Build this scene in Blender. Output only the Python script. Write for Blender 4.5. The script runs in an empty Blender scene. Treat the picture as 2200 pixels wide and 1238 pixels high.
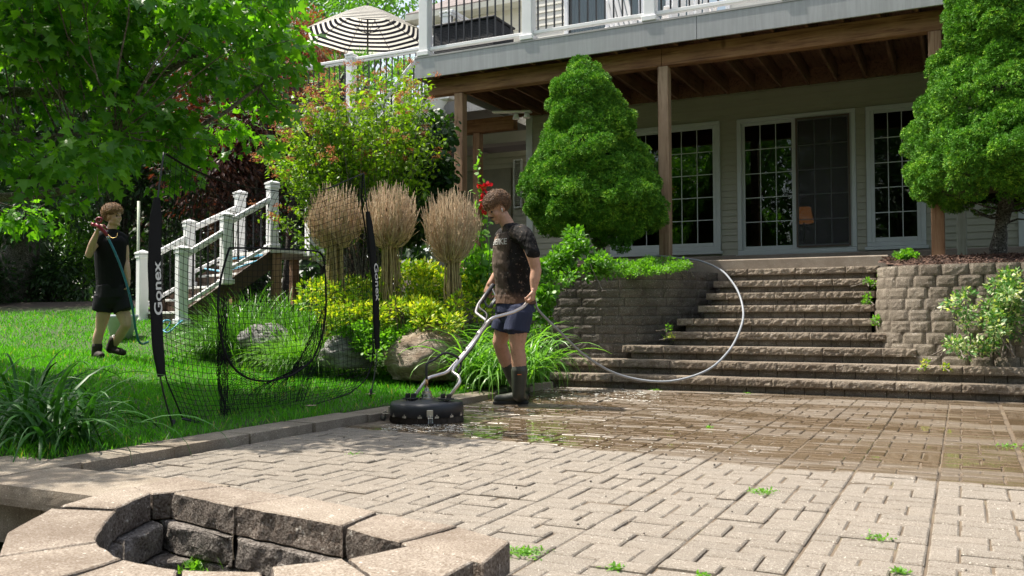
import bpy, bmesh, math, random
import numpy as np
from mathutils import Vector, Matrix
from mathutils.bvhtree import BVHTree
random.seed(5)
rng = np.random.default_rng(11)
S = bpy.context.scene
COL = S.collection
rad = math.radians

# ------------------------------------------------------------------ camera
FPX, YAW, PITCH, ROLL, CAMH = 1937.34, .463711, .0285066, -.00415773, .80
c_f = np.array([-math.sin(YAW)*math.cos(PITCH), math.cos(YAW)*math.cos(PITCH), math.sin(PITCH)])
c_r0 = np.array([math.cos(YAW), math.sin(YAW), 0.])
c_u0 = np.cross(c_r0, c_f)
c_r = c_r0*math.cos(ROLL)+c_u0*math.sin(ROLL)
c_u = -c_r0*math.sin(ROLL)+c_u0*math.cos(ROLL)
CAM = np.array([0, 0, CAMH])
cam_d = bpy.data.cameras.new('camera'); cam = bpy.data.objects.new('camera', cam_d); COL.objects.link(cam)
cam_d.sensor_width = 36; cam_d.lens = 36*FPX/2200; cam_d.clip_start = .05; cam_d.clip_end = 2000
M3 = Matrix(((c_r[0], c_u[0], -c_f[0]), (c_r[1], c_u[1], -c_f[1]), (c_r[2], c_u[2], -c_f[2])))
cam.matrix_world = Matrix.Translation(Vector(CAM)) @ M3.to_4x4()
cam_d.dof.use_dof = True; cam_d.dof.focus_distance = 7.9; cam_d.dof.aperture_fstop = 8
S.camera = cam

# ------------------------------------------------------------------ world, sun, exposure
SUN_DIR = np.array([-.66, -.10, 1.22]); SUN_DIR /= np.linalg.norm(SUN_DIR)
SUN_EL = math.asin(SUN_DIR[2])
W = bpy.data.worlds.new("World"); S.world = W; W.use_nodes = True
nt = W.node_tree; nt.nodes.clear()
sky = nt.nodes.new('ShaderNodeTexSky'); sky.sky_type = 'NISHITA'; sky.sun_disc = False
sky.sun_elevation = SUN_EL; sky.sun_rotation = math.atan2(SUN_DIR[0], SUN_DIR[1])
sky.air_density = 1.0; sky.dust_density = 2.5; sky.ozone_density = 1.0
bg = nt.nodes.new('ShaderNodeBackground'); bg.inputs['Strength'].default_value = .15
wo = nt.nodes.new('ShaderNodeOutputWorld')
bw = nt.nodes.new('ShaderNodeRGBToBW'); mx = nt.nodes.new('ShaderNodeMix'); mx.data_type = 'RGBA'; mx.inputs[0].default_value = .45   # thin white cloud
tn = nt.nodes.new('ShaderNodeMix'); tn.data_type = 'RGBA'; tn.blend_type = 'MULTIPLY'; tn.inputs[0].default_value = 1; tn.inputs[7].default_value = (1.25, 1.2, 1.12, 1)
nt.links.new(sky.outputs[0], bw.inputs[0]); nt.links.new(bw.outputs[0], tn.inputs[6]); nt.links.new(sky.outputs[0], mx.inputs[6]); nt.links.new(tn.outputs[2], mx.inputs[7])
nt.links.new(mx.outputs[2], bg.inputs[0]); nt.links.new(bg.outputs[0], wo.inputs[0])
sd = bpy.data.lights.new('sun', 'SUN'); sd.energy = 4.1; sd.angle = rad(.53); sd.color = (1, .93, .82)
so = bpy.data.objects.new('sun', sd); COL.objects.link(so)
so.rotation_euler = Vector(SUN_DIR).to_track_quat('Z', 'Y').to_euler()
S.view_settings.view_transform = 'Standard'; S.view_settings.look = 'None'
S.view_settings.exposure = 1.0; S.view_settings.gamma = 1
S.cycles.max_bounces = 10; S.cycles.transparent_max_bounces = 12; S.cycles.transmission_bounces = 6
S.cycles.sample_clamp_indirect = 6

# ------------------------------------------------------------------ pixel -> place helpers (photo is 2200 x 1238)
def ray(px, py): return c_r*(px-1100)/FPX - c_u*(py-619)/FPX + c_f
def at(px, py, d): return CAM+ray(px, py)*d
def gz(px, py, z): q = ray(px, py); return CAM+q*(z-CAMH)/q[2]
def gy(px, py, Y): q = ray(px, py); return CAM+q*Y/q[1]

# ------------------------------------------------------------------ scene helpers
def tag(o, label=None, cat=None, group=None, kind=None):
    if label: o['label'] = label
    if cat: o['category'] = cat
    if group: o['group'] = group
    if kind: o['kind'] = kind
    return o
def thing(name, label, cat, loc=(0, 0, 0), group=None, kind=None):
    o = bpy.data.objects.new(name, None); COL.objects.link(o); o.empty_display_size = .1
    o.location = Vector(loc)
    return tag(o, label, cat, group, kind)
def link(name, me, mats, parent=None, smooth=False):
    o = bpy.data.objects.new(name, me); COL.objects.link(o)
    for m in (mats if isinstance(mats, (list, tuple)) else [mats]): me.materials.append(m)
    if parent is not None:
        o.parent = parent
        t = Vector((0, 0, 0)); p = parent
        while p is not None: t += p.location; p = p.parent
        me.transform(Matrix.Translation(-t))
    me.polygons.foreach_set('use_smooth', np.full(len(me.polygons), bool(smooth)))
    me.update()
    return o
def mesh_np(name, V, FS, rnd=None, mi=None):
    V = np.asarray(V, np.float32)
    me = bpy.data.meshes.new(name)
    me.vertices.add(len(V)); me.vertices.foreach_set('co', V.ravel())
    loops = np.concatenate([np.asarray(f, np.int32).ravel() for f in FS])
    starts = []; s = 0
    for f in FS:
        m, k = f.shape; starts.append(s+np.arange(m)*k); s += m*k
    starts = np.concatenate(starts).astype(np.int32)
    me.loops.add(len(loops)); me.loops.foreach_set('vertex_index', loops)
    me.polygons.add(len(starts)); me.polygons.foreach_set('loop_start', starts)
    if mi is not None: me.polygons.foreach_set('material_index', np.asarray(mi, np.int32))
    me.update(calc_edges=True); me.validate()
    if rnd is not None:
        a = me.attributes.new('rnd', 'FLOAT', 'POINT'); a.data.foreach_set('value', np.asarray(rnd, np.float32))
    return me
class MB:
    def __init__(s): s.V = []; s.F = {}; s.n = 0; s.R = []
    def add(s, V, F, r=None):
        V = np.asarray(V, float).reshape(-1, 3)
        if isinstance(F, np.ndarray): F = [F]
        for f in F:
            f = np.asarray(f)
            if f.ndim == 1: f = f[None]
            s.F.setdefault(f.shape[1], []).append(f+s.n)
        s.V.append(V); s.n += len(V)
        s.R.append(np.full(len(V), rng.random() if r is None else r) if np.ndim(r) == 0 else r)
    def box(s, c, size, rot=None, r=None):
        h = np.array(size)/2
        v = np.array([[x, y, z] for z in (-1, 1) for y in (-1, 1) for x in (-1, 1)])*h
        if rot is not None: v = v@np.array(rot).T
        s.add(v+np.array(c), np.array([[0, 2, 3, 1], [4, 5, 7, 6], [0, 1, 5, 4], [2, 6, 7, 3], [0, 4, 6, 2], [1, 3, 7, 5]]), r)
    def bb(s, x0, x1, y0, y1, z0, z1, r=None): s.box(((x0+x1)/2, (y0+y1)/2, (z0+z1)/2), (x1-x0, y1-y0, z1-z0), None, r)
    def beam(s, p, q, w, h, up=(0, 0, 1), r=None):
        p = np.array(p, float); q = np.array(q, float); a = q-p; L = np.linalg.norm(a); a /= L
        u = np.array(up, float); x = np.cross(a, u); x /= np.linalg.norm(x); z = np.cross(x, a)
        s.box((p+q)/2, (w, L, h), np.array([x, a, z]).T, r)
    def tube(s, pts, rr, n=8, cap=True, r=None, up0=None):
        P = np.array(pts, float); m = len(P); rr = np.broadcast_to(rr, (m,)) if np.ndim(rr) < 2 else np.array(rr)
        T = np.gradient(P, axis=0); T /= np.linalg.norm(T, axis=1)[:, None]+1e-9
        u = np.array(up0 if up0 is not None else (0, 0, 1.)); 
        if abs(T[0]@u) > .9: u = np.array([1., 0, 0]) if up0 is None else u
        x = np.cross(T[0], u); x /= np.linalg.norm(x)
        V = []; a = np.linspace(0, 2*math.pi, n, endpoint=False); ca, sa = np.cos(a), np.sin(a)
        for i in range(m):
            x = x-T[i]*(x@T[i]); x /= np.linalg.norm(x)+1e-9; y = np.cross(T[i], x)
            r1, r2 = (rr[i], rr[i]) if np.ndim(rr[i]) == 0 else rr[i]
            V.append(P[i]+ca[:, None]*x*r1+sa[:, None]*y*r2)
        i = np.arange(n); j = (i+1) % n
        F = np.concatenate([np.stack([k*n+i, k*n+j, (k+1)*n+j, (k+1)*n+i], 1) for k in range(m-1)])
        Fs = [F]
        if cap: Fs += [np.arange(n)[::-1], (m-1)*n+np.arange(n)]
        s.add(np.concatenate(V), Fs, r)
    def prism(s, poly, z0, z1, r=None):
        p = np.array(poly, float); n = len(p)
        V = np.concatenate([np.c_[p, np.full(n, z0)], np.c_[p, np.full(n, z1)]])
        i = np.arange(n); j = (i+1) % n
        s.add(V, [np.stack([i, j, j+n, i+n], 1), i[::-1], i+n], r)
    def lathe(s, prof, c=(0, 0, 0), n=24, rot=None, r=None):
        pr = np.array(prof, float); m = len(pr); a = np.linspace(0, 2*math.pi, n, endpoint=False)
        V = np.stack([pr[:, None, 0]*np.cos(a), pr[:, None, 0]*np.sin(a), np.broadcast_to(pr[:, None, 1], (m, n))], -1).reshape(-1, 3)
        if rot is not None: V = V@np.array(rot).T
        i = np.arange(n); j = (i+1) % n
        s.add(V+np.array(c), np.concatenate([np.stack([k*n+i, k*n+j, (k+1)*n+j, (k+1)*n+i], 1) for k in range(m-1)]), r)
    def grid(s, P, r=None, wrap=False):
        P = np.asarray(P); a, b = P.shape[:2]; idx = np.arange(a*b).reshape(a, b)
        F = np.stack([idx[:-1, :-1], idx[:-1, 1:], idx[1:, 1:], idx[1:, :-1]], -1).reshape(-1, 4)
        if wrap: F = np.concatenate([F, np.stack([idx[:-1, -1], idx[:-1, 0], idx[1:, 0], idx[1:, -1]], -1)])
        s.add(P.reshape(-1, 3), F, r)
    def build(s, name, mat, parent=None, smooth=False, bevel=0, seg=1):
        me = mesh_np(name, np.concatenate(s.V), [np.concatenate(f) for f in s.F.values()], np.concatenate(s.R))
        o = link(name, me, mat, parent, smooth)
        if bevel:
            b = o.modifiers.new('bevel', 'BEVEL'); b.width = bevel; b.segments = seg; b.limit_method = 'ANGLE'; b.angle_limit = rad(40)
        return o
# vectorised value noise
_perm = rng.permutation(4096); _val = rng.random(4096)*2-1
def vnoise(P, scale=1., oct=3, seed=0):
    P = np.asarray(P, float)*scale+seed*17.3; out = np.zeros(P.shape[:-1]); amp = 1.; tot = 0
    for o in range(oct):
        f = np.floor(P).astype(int); t = P-f; t = t*t*(3-2*t); acc = 0
        for dx in (0, 1):
            for dy in (0, 1):
                for dz in (0, 1):
                    h = _perm[(f[..., 0]+dx) & 4095]; h = _perm[(h+f[..., 1]+dy) & 4095]; h = _perm[(h+f[..., 2]+dz) & 4095]
                    w = (t[..., 0] if dx else 1-t[..., 0])*(t[..., 1] if dy else 1-t[..., 1])*(t[..., 2] if dz else 1-t[..., 2])
                    acc = acc+w*_val[h]
        out += amp*acc; tot += amp; amp *= .5; P = P*2.03+5.1
    return out/tot

# ------------------------------------------------------------------ materials
def newmat(name):
    m = bpy.data.materials.new(name); m.use_nodes = True; t = m.node_tree; t.nodes.clear()
    return m, t, t.nodes.new, t.links.new
def ramp(t, fac, stops):
    r = t.nodes.new('ShaderNodeValToRGB'); t.links.new(fac, r.inputs[0]); e = r.color_ramp.elements
    while len(e) < len(stops): e.new(.5)
    for i, (p, c) in enumerate(stops): e[i].position = p; e[i].color = (*c, 1) if len(c) == 3 else c
    return r.outputs[0]
def noise_n(t, scale, detail=4, rough=.6, vec=None, dist=0):
    n = t.nodes.new('ShaderNodeTexNoise'); n.inputs['Scale'].default_value = scale; n.inputs['Detail'].default_value = detail
    n.inputs['Roughness'].default_value = rough; n.inputs['Distortion'].default_value = dist
    if vec is None: vec = t.nodes.new('ShaderNodeTexCoord').outputs['Object']
    t.links.new(vec, n.inputs['Vector']); return n.outputs['Fac']
def mapping(t, scale=(1, 1, 1), rot=(0, 0, 0), src=None):
    m = t.nodes.new('ShaderNodeMapping'); m.inputs['Scale'].default_value = scale; m.inputs['Rotation'].default_value = rot
    t.links.new(src or t.nodes.new('ShaderNodeTexCoord').outputs['Object'], m.inputs['Vector']); return m.outputs[0]
def mix(t, fac, a, b, mode='MIX'):
    m = t.nodes.new('ShaderNodeMix'); m.data_type = 'RGBA'; m.blend_type = mode
    for s, v in ((m.inputs[0], fac), (m.inputs[6], a), (m.inputs[7], b)):
        if hasattr(v, 'links'): t.links.new(v, s)
        elif np.ndim(v) == 0: s.default_value = v
        else: s.default_value = (*v, 1)
    return m.outputs[2]
def mth(t, op, a, b=None, c=None):
    m = t.nodes.new('ShaderNodeMath'); m.operation = op; m.use_clamp = False
    for i, v in enumerate((a, b, c)):
        if v is None: continue
        if hasattr(v, 'links'): t.links.new(v, m.inputs[i])
        else: m.inputs[i].default_value = v
    return m.outputs[0]
def rndattr(t):
    a = t.nodes.new('ShaderNodeAttribute'); a.attribute_name = 'rnd'; return a.outputs['Fac']
def finish(t, col, rough=.8, bump=None, bstr=.3, bdist=.005, metal=0, spec=.5, coat=0):
    p = t.nodes.new('ShaderNodeBsdfPrincipled'); o = t.nodes.new('ShaderNodeOutputMaterial')
    t.links.new(p.outputs[0], o.inputs[0])
    if hasattr(col, 'links'): t.links.new(col, p.inputs['Base Color'])
    else: p.inputs['Base Color'].default_value = (*col, 1)
    if hasattr(rough, 'links'): t.links.new(rough, p.inputs['Roughness'])
    else: p.inputs['Roughness'].default_value = rough
    p.inputs['Metallic'].default_value = metal; p.inputs['Specular IOR Level'].default_value = spec
    p.inputs['Coat Weight'].default_value = coat
    if bump is not None:
        b = t.nodes.new('ShaderNodeBump'); b.inputs['Strength'].default_value = bstr; b.inputs['Distance'].default_value = bdist
        t.links.new(bump, b.inputs['Height']); t.links.new(b.outputs[0], p.inputs['Normal'])
    return p
def plain(name, col, rough=.6, metal=0, var=.12, scale=6, bstr=.15, bscale=60, spec=.5):
    m, t, N, L = newmat(name)
    f = noise_n(t, scale, 4); a = np.array(col)
    c = ramp(t, f, [(.3, tuple(a*(1-var))), (.7, tuple(np.minimum(a*(1+var), 1)))])
    finish(t, c, rough, noise_n(t, bscale, 3), bstr, .002, metal, spec); return m
def stone(name, c1, c2, dark, speck=220, stain=1.3, rough=.9, bstr=.6, bd=.006, stainlo=.35, stainhi=.6, moss=None):
    m, t, N, L = newmat(name)
    big = noise_n(t, stain, 5, .65); mid = noise_n(t, 9, 5, .7); fine = noise_n(t, speck, 3, .7)
    r = rndattr(t)
    base = mix(t, r, c1, c2)
    base = mix(t, ramp(t, fine, [(.36, (0, 0, 0)), (.62, (1, 1, 1))]), mix(t, .6, base, dark), mix(t, .3, base, (.7, .66, .6)))
    sp2 = noise_n(t, speck*.45, 2, .5); base = mix(t, ramp(t, sp2, [(.66, (0, 0, 0)), (.70, (.7, .7, .7))]), base, (.75, .7, .62))
    base = mix(t, ramp(t, mid, [(.42, (.45, .45, .45)), (.62, (0, 0, 0))]), base, mix(t, .55, base, dark))
    base = mix(t, ramp(t, big, [(stainlo, (.85, .85, .85)), (stainhi, (0, 0, 0))]), base, mix(t, .6, base, dark))
    if moss:
        base = mix(t, ramp(t, noise_n(t, 2.2, 5, .7), [(.55, (0, 0, 0)), (.68, (.7, .7, .7))]), base, moss)
    h = mth(t, 'ADD', mth(t, 'MULTIPLY', mid, 1.5), fine)
    finish(t, base, rough, h, bstr, bd, 0, .3); return m
def wood(name, c1, c2, dark, axis=0, rough=.7, gscale=1.):
    m, t, N, L = newmat(name)
    sc = [14, 14, 14]; sc[axis] = .9
    v = mapping(t, tuple(s*gscale for s in sc))
    g = noise_n(t, 2.2, 6, .65, v, .6)
    big = noise_n(t, 1.6, 4, .6)
    col = ramp(t, g, [(.3, dark), (.45, c1), (.6, c2), (.75, c1)])
    col = mix(t, ramp(t, big, [(.35, (.75, .75, .75)), (.6, (0, 0, 0))]), col, mix(t, .55, col, dark))
    kn = N('ShaderNodeTexVoronoi'); kn.inputs['Scale'].default_value = 1.3
    L(mapping(t, (2.2, 2.2, 1.1)), kn.inputs['Vector'])
    col = mix(t, ramp(t, kn.outputs['Distance'], [(.05, (.8, .8, .8)), (.12, (0, 0, 0))]), col, dark)
    finish(t, col, rough, g, .5, .004, 0, .3); return m
def leafmat(name, lo, hi, trans=.35, rough=.45, spec=.5, tcol=None, var=None):
    m, t, N, L = newmat(name)
    r = rndattr(t)
    st = [(0., lo), (1., hi)] if var is None else var
    col = ramp(t, r, st)
    col = mix(t, ramp(t, noise_n(t, 1.2, 3), [(.35, (0, 0, 0)), (.65, (.35, .35, .35))]), col, mix(t, .5, col, hi))
    p = N('ShaderNodeBsdfPrincipled'); p.inputs['Roughness'].default_value = rough; p.inputs['Specular IOR Level'].default_value = spec
    L(col, p.inputs['Base Color'])
    tr = N('ShaderNodeBsdfTranslucent')
    tc = mix(t, 1., col, tcol or (1.9, 2.1, .5), 'MULTIPLY'); L(tc, tr.inputs[0])
    ms = N('ShaderNodeMixShader'); ms.inputs[0].default_value = trans; L(p.outputs[0], ms.inputs[1]); L(tr.outputs[0], ms.inputs[2])
    o = N('ShaderNodeOutputMaterial'); L(ms.outputs[0], o.inputs[0]); return m

M = {}
M['cap'] = stone('cap_stone', (.38, .305, .22), (.32, .255, .185), (.10, .07, .045), 170, 1.3, .9, 1., .014)
M['block'] = stone('wall_block', (.33, .275, .20), (.22, .18, .13), (.07, .05, .03), 150, 1.6, .9, 1., .012)
M['block_dark'] = stone('damp_shaded_wall_block', (.085, .060, .038), (.055, .040, .026), (.014, .010, .007), 200, 1.6, .7)  # dark from damp, with the conifer's shade also put into the colour
M['riser'] = stone('shaded_riser_block', (.12, .088, .06), (.09, .068, .046), (.03, .02, .013), 200)  # darker than the caps: shadow of their overhang put into the colour
M['pit'] = stone('fire_pit_stone', (.31, .25, .185), (.26, .208, .155), (.09, .06, .04), 150, 2.5)
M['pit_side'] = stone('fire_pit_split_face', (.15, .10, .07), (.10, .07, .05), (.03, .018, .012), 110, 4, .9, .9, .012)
M['pit_in'] = stone('sooty_stone', (.13, .09, .065), (.22, .20, .19), (.02, .014, .01), 90, 3.5, .9, 1., .014)
M['concrete'] = stone('concrete', (.32, .27, .21), (.30, .26, .21), (.15, .11, .08), 300, 1.4)
M['kerb'] = stone('kerb_stone', (.33, .275, .20), (.28, .235, .17), (.11, .08, .055), 200, 1.4)
M['wood_beam'] = wood('stained_beam_wood', (.24, .115, .05), (.33, .18, .085), (.085, .035, .015), 0)
M['wood_post'] = wood('stained_post_wood', (.34, .20, .12), (.42, .27, .17), (.16, .08, .04), 2)
M['wood_grey'] = wood('grey_post_wood', (.34, .235, .15), (.42, .30, .20), (.17, .10, .06), 2)
M['wood_pale'] = wood('weathered_green_grey_wood', (.30, .33, .27), (.36, .38, .32), (.2, .2, .15), 2)
M['joist'] = wood('joist_wood', (.17, .09, .05), (.22, .12, .065), (.035, .016, .008), 1)
M['white'] = plain('white_vinyl', (.80, .80, .80), .35, 0, .03)
M['white_dirty'] = plain('white_vinyl_worn', (.72, .71, .68), .45, 0, .1, 12)
M['black_metal'] = plain('black_metal', (.02, .02, .022), .35, 0, .1)
M['siding'] = plain('sage_siding', (.36, .355, .275), .55, 0, .05, 2, .1, 150)
M['siding_cream'] = plain('cream_siding', (.62, .60, .53), .55, 0, .04, 2, .1, 150)
M['frame'] = plain('pale_window_frame', (.52, .56, .55), .4, 0, .04)
M['dark_board'] = plain('dark_sill_board', (.10, .075, .055), .7, 0, .2)
M['soil'] = stone('soil', (.06, .04, .028), (.05, .035, .025), (.02, .014, .01), 80, 3)
M['steel'] = plain('stainless_tube', (.62, .58, .56), .28, .85, .05, 8, .02)
M['steel_fit'] = plain('steel_fitting', (.5, .5, .5), .25, 1, .1, 8, .05)
M['blackplastic'] = plain('black_plastic', (.022, .024, .03), .45, 0, .2, 10, .2, 30)
M['rubber'] = plain('black_rubber', (.02, .02, .02), .6, 0, .2)
def fascia_mat():
    m, t, N, L = newmat('grey_fascia_paint')
    drip = noise_n(t, 2.2, 5, .7, mapping(t, (14, 14, .7)))
    c = ramp(t, drip, [(.42, (.32, .33, .335)), (.6, (.38, .39, .40))])
    c = mix(t, ramp(t, noise_n(t, 1.1, 4), [(.4, (0, 0, 0)), (.7, (.5, .5, .5))]), c, (.27, .275, .275))
    finish(t, c, .55, noise_n(t, 3, 5, .6, mapping(t, (1.5, 1.5, 30))), .25, .003); return m
M['fascia'] = fascia_mat()
def glass_mat():
    m, t, N, L = newmat('window_glass')
    tr = N('ShaderNodeBsdfTransparent'); tr.inputs[0].default_value = (.55, .6, .58, 1)
    g = N('ShaderNodeBsdfGlossy'); g.inputs['Roughness'].default_value = .01; g.inputs[0].default_value = (.9, .95, .92, 1)
    b = N('ShaderNodeBump'); b.inputs['Strength'].default_value = .03; b.inputs['Distance'].default_value = .01; L(noise_n(t, 1.3, 2), b.inputs['Height']); L(b.outputs[0], g.inputs['Normal'])
    f = N('ShaderNodeFresnel'); f.inputs[0].default_value = 1.5
    ms = N('ShaderNodeMixShader'); L(mth(t, 'ADD', mth(t, 'MULTIPLY', f.outputs[0], 1.1), .03), ms.inputs[0]); L(tr.outputs[0], ms.inputs[1]); L(g.outputs[0], ms.inputs[2])
    o = N('ShaderNodeOutputMaterial'); L(ms.outputs[0], o.inputs[0]); return m
M['glass'] = glass_mat()
def screen_mat():
    m, t, N, L = newmat('insect_screen')
    d = N('ShaderNodeBsdfPrincipled'); d.inputs['Base Color'].default_value = (.05, .05, .05, 1); d.inputs['Roughness'].default_value = .7
    tr = N('ShaderNodeBsdfTransparent'); ms = N('ShaderNodeMixShader'); ms.inputs[0].default_value = .62
    L(tr.outputs[0], ms.inputs[1]); L(d.outputs[0], ms.inputs[2]); o = N('ShaderNodeOutputMaterial'); L(ms.outputs[0], o.inputs[0]); return m
M['screen'] = screen_mat()
# ================================================================== THE SETTING
def sm(x): x = np.clip(x, 0, 1); return x*x*(3-2*x)
def gh(x, y):
    x = np.asarray(x, float); y = np.asarray(y, float)
    e = np.clip(-4.25-x, 0, 8)
    z = .045+.048*e
    k = .2+.16*sm((x+8.6)/1.4)
    cap = .62+.55*sm((x+8.8)/2.)
    z = z+np.minimum(k*np.clip(y-7.9, 0, 20), cap)
    z = np.where(x > -4.24, np.where(y < 9.35, -.38, .0), z)
    z = np.where((x <= -4.24) & (y < 3.1), z-.5*sm((3.1-y)/.25), z)
    return z
def terrain():
    xs = np.unique(np.concatenate([np.linspace(-300, -20, 18), np.arange(-20, -4.26, .2), [-4.25, -4.235], np.arange(-4, 3, .5), np.linspace(3, 300, 18)]))
    ys = np.unique(np.concatenate([np.linspace(-300, 0, 14), np.arange(0, 20, .2), np.linspace(20, 300, 14)]))
    X, Y = np.meshgrid(xs, ys); Z = gh(X, Y)+.012*vnoise(np.stack([X, Y, X*0], -1), 1.5)
    b = MB(); b.grid(np.stack([X, Y, Z], -1).swapaxes(0, 1))
    m, t, N, L = newmat('lawn_soil')
    g = noise_n(t, 3, 5); c = ramp(t, g, [(.3, (.03, .05, .012)), (.6, (.045, .09, .015)), (.8, (.08, .07, .03))])
    sy = N('ShaderNodeSeparateXYZ'); L(N('ShaderNodeTexCoord').outputs['Object'], sy.inputs[0])
    far = ramp(t, mth(t, 'ADD', mth(t, 'SUBTRACT', sy.outputs[1], 10.4), g), [(.3, (0, 0, 0)), (.7, (1, 1, 1))])
    c = mix(t, far, c, (.035, .024, .016))
    finish(t, c, .95, noise_n(t, 60, 3), .6, .01)
    tag(b.build('lawn_ground', m, smooth=True), kind='structure')
terrain()

# ---- patio paving: real bricks with joints
PX0, PX1, PY0, PY1 = -3.98, .27, 3.02, 8.93
pitpoly = [(-2.95, 2.72), (-2.85, 2.7), (-1.3, 2.5), (-1.12, 2.35), (-1.0, 1.9), (-1.1, 1.2), (-3., 1.2), (-3.3, 2.5)]
def inpoly(x, y, poly):
    c = False; n = len(poly)
    for i in range(n):
        x1, y1 = poly[i]; x2, y2 = poly[i-1]
        if (y1 > y) != (y2 > y) and x < (x2-x1)*(y-y1)/(y2-y1)+x1: c = not c
    return c
def paving_mat():
    m, t, N, L = newmat('concrete_paver')
    tc = N('ShaderNodeTexCoord').outputs['Object']
    sx = N('ShaderNodeSeparateXYZ'); L(tc, sx.inputs[0]); x, y = sx.outputs[0], sx.outputs[1]
    fine = noise_n(t, 190, 3, .75); mid = noise_n(t, 14, 4, .7); big = noise_n(t, .7, 4, .6)
    r = rndattr(t)
    base = mix(t, r, (.2, .172, .138), (.148, .129, .104))
    base = mix(t, ramp(t, fine, [(.38, (.0, .0, .0)), (.62, (1, 1, 1))]), mix(t, .55, base, (.11, .08, .055)), mix(t, .3, base, (.66, .62, .55)))
    base = mix(t, ramp(t, noise_n(t, 110, 2, .5), [(.655, (0, 0, 0)), (.70, (.75, .75, .75))]), base, (.72, .67, .58))
    base = mix(t, ramp(t, mid, [(.4, (.35, .35, .35)), (.6, (0, 0, 0))]), base, mix(t, .5, base, (.12, .09, .06)))
    base = mix(t, ramp(t, big, [(.35, (.45, .45, .45)), (.6, (0, 0, 0))]), base, mix(t, .5, base, (.16, .13, .10)))
    # rinsed, wet part of the patio: beyond a wandering front edge
    edge = mth(t, 'ADD', mth(t, 'MULTIPLY', mth(t, 'ADD', x, 3.4), -.13), 5.16)
    edge = mth(t, 'ADD', edge, mth(t, 'MULTIPLY', mth(t, 'SUBTRACT', noise_n(t, 1.4, 4, .6), .5), .45))
    w = mth(t, 'SUBTRACT', y, edge)
    w1 = ramp(t, mth(t, 'ADD', mth(t, 'MULTIPLY', w, 4), .5), [(.35, (0, 0, 0)), (.65, (1, 1, 1))])
    far = ramp(t, mth(t, 'MULTIPLY', mth(t, 'SUBTRACT', y, 7.6), .8), [(.1, (1, 1, 1)), (.8, (.35, .35, .35))])
    leftw = ramp(t, mth(t, 'MULTIPLY', mth(t, 'ADD', x, 4.05), 4), [(.1, (1, 1, 1)), (.9, (1, 1, 1))])
    wet = mth(t, 'MULTIPLY', w1, leftw)
    pn = noise_n(t, 1.1, 3, .55, mapping(t, (.55, 2.1, 1)))
    pud = ramp(t, pn, [(.43, (0, 0, 0)), (.52, (1, 1, 1))])
    rl = ramp(t, mth(t, 'ADD', mth(t, 'MULTIPLY', w, .9), .0), [(.0, (1, 1, 1)), (1., (.0, .0, .0))])
    pud = mth(t, 'MULTIPLY', pud, wet)
    damp = mth(t, 'MULTIPLY', wet, mth(t, 'ADD', mth(t, 'MULTIPLY', far, .35), .3))
    base = mix(t, damp, base, mix(t, 1., base, (.46, .355, .235), 'MULTIPLY'))
    base = mix(t, mth(t, 'MULTIPLY', pud, .5), base, (.125, .078, .033))
    rough = mth(t, 'SUBTRACT', .9, mth(t, 'MULTIPLY', wet, .38))
    rough = mth(t, 'SUBTRACT', rough, mth(t, 'MULTIPLY', pud, .49))
    p = finish(t, base, rough, mth(t, 'ADD', fine, mid), .4, .004, 0, .45)
    b = [n for n in t.nodes if n.type == 'BUMP'][0]
    L(mth(t, 'MULTIPLY', mth(t, 'SUBTRACT', 1.02, pud), .42), b.inputs['Strength'])
    return m
M['paver'] = paving_mat()
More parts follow.
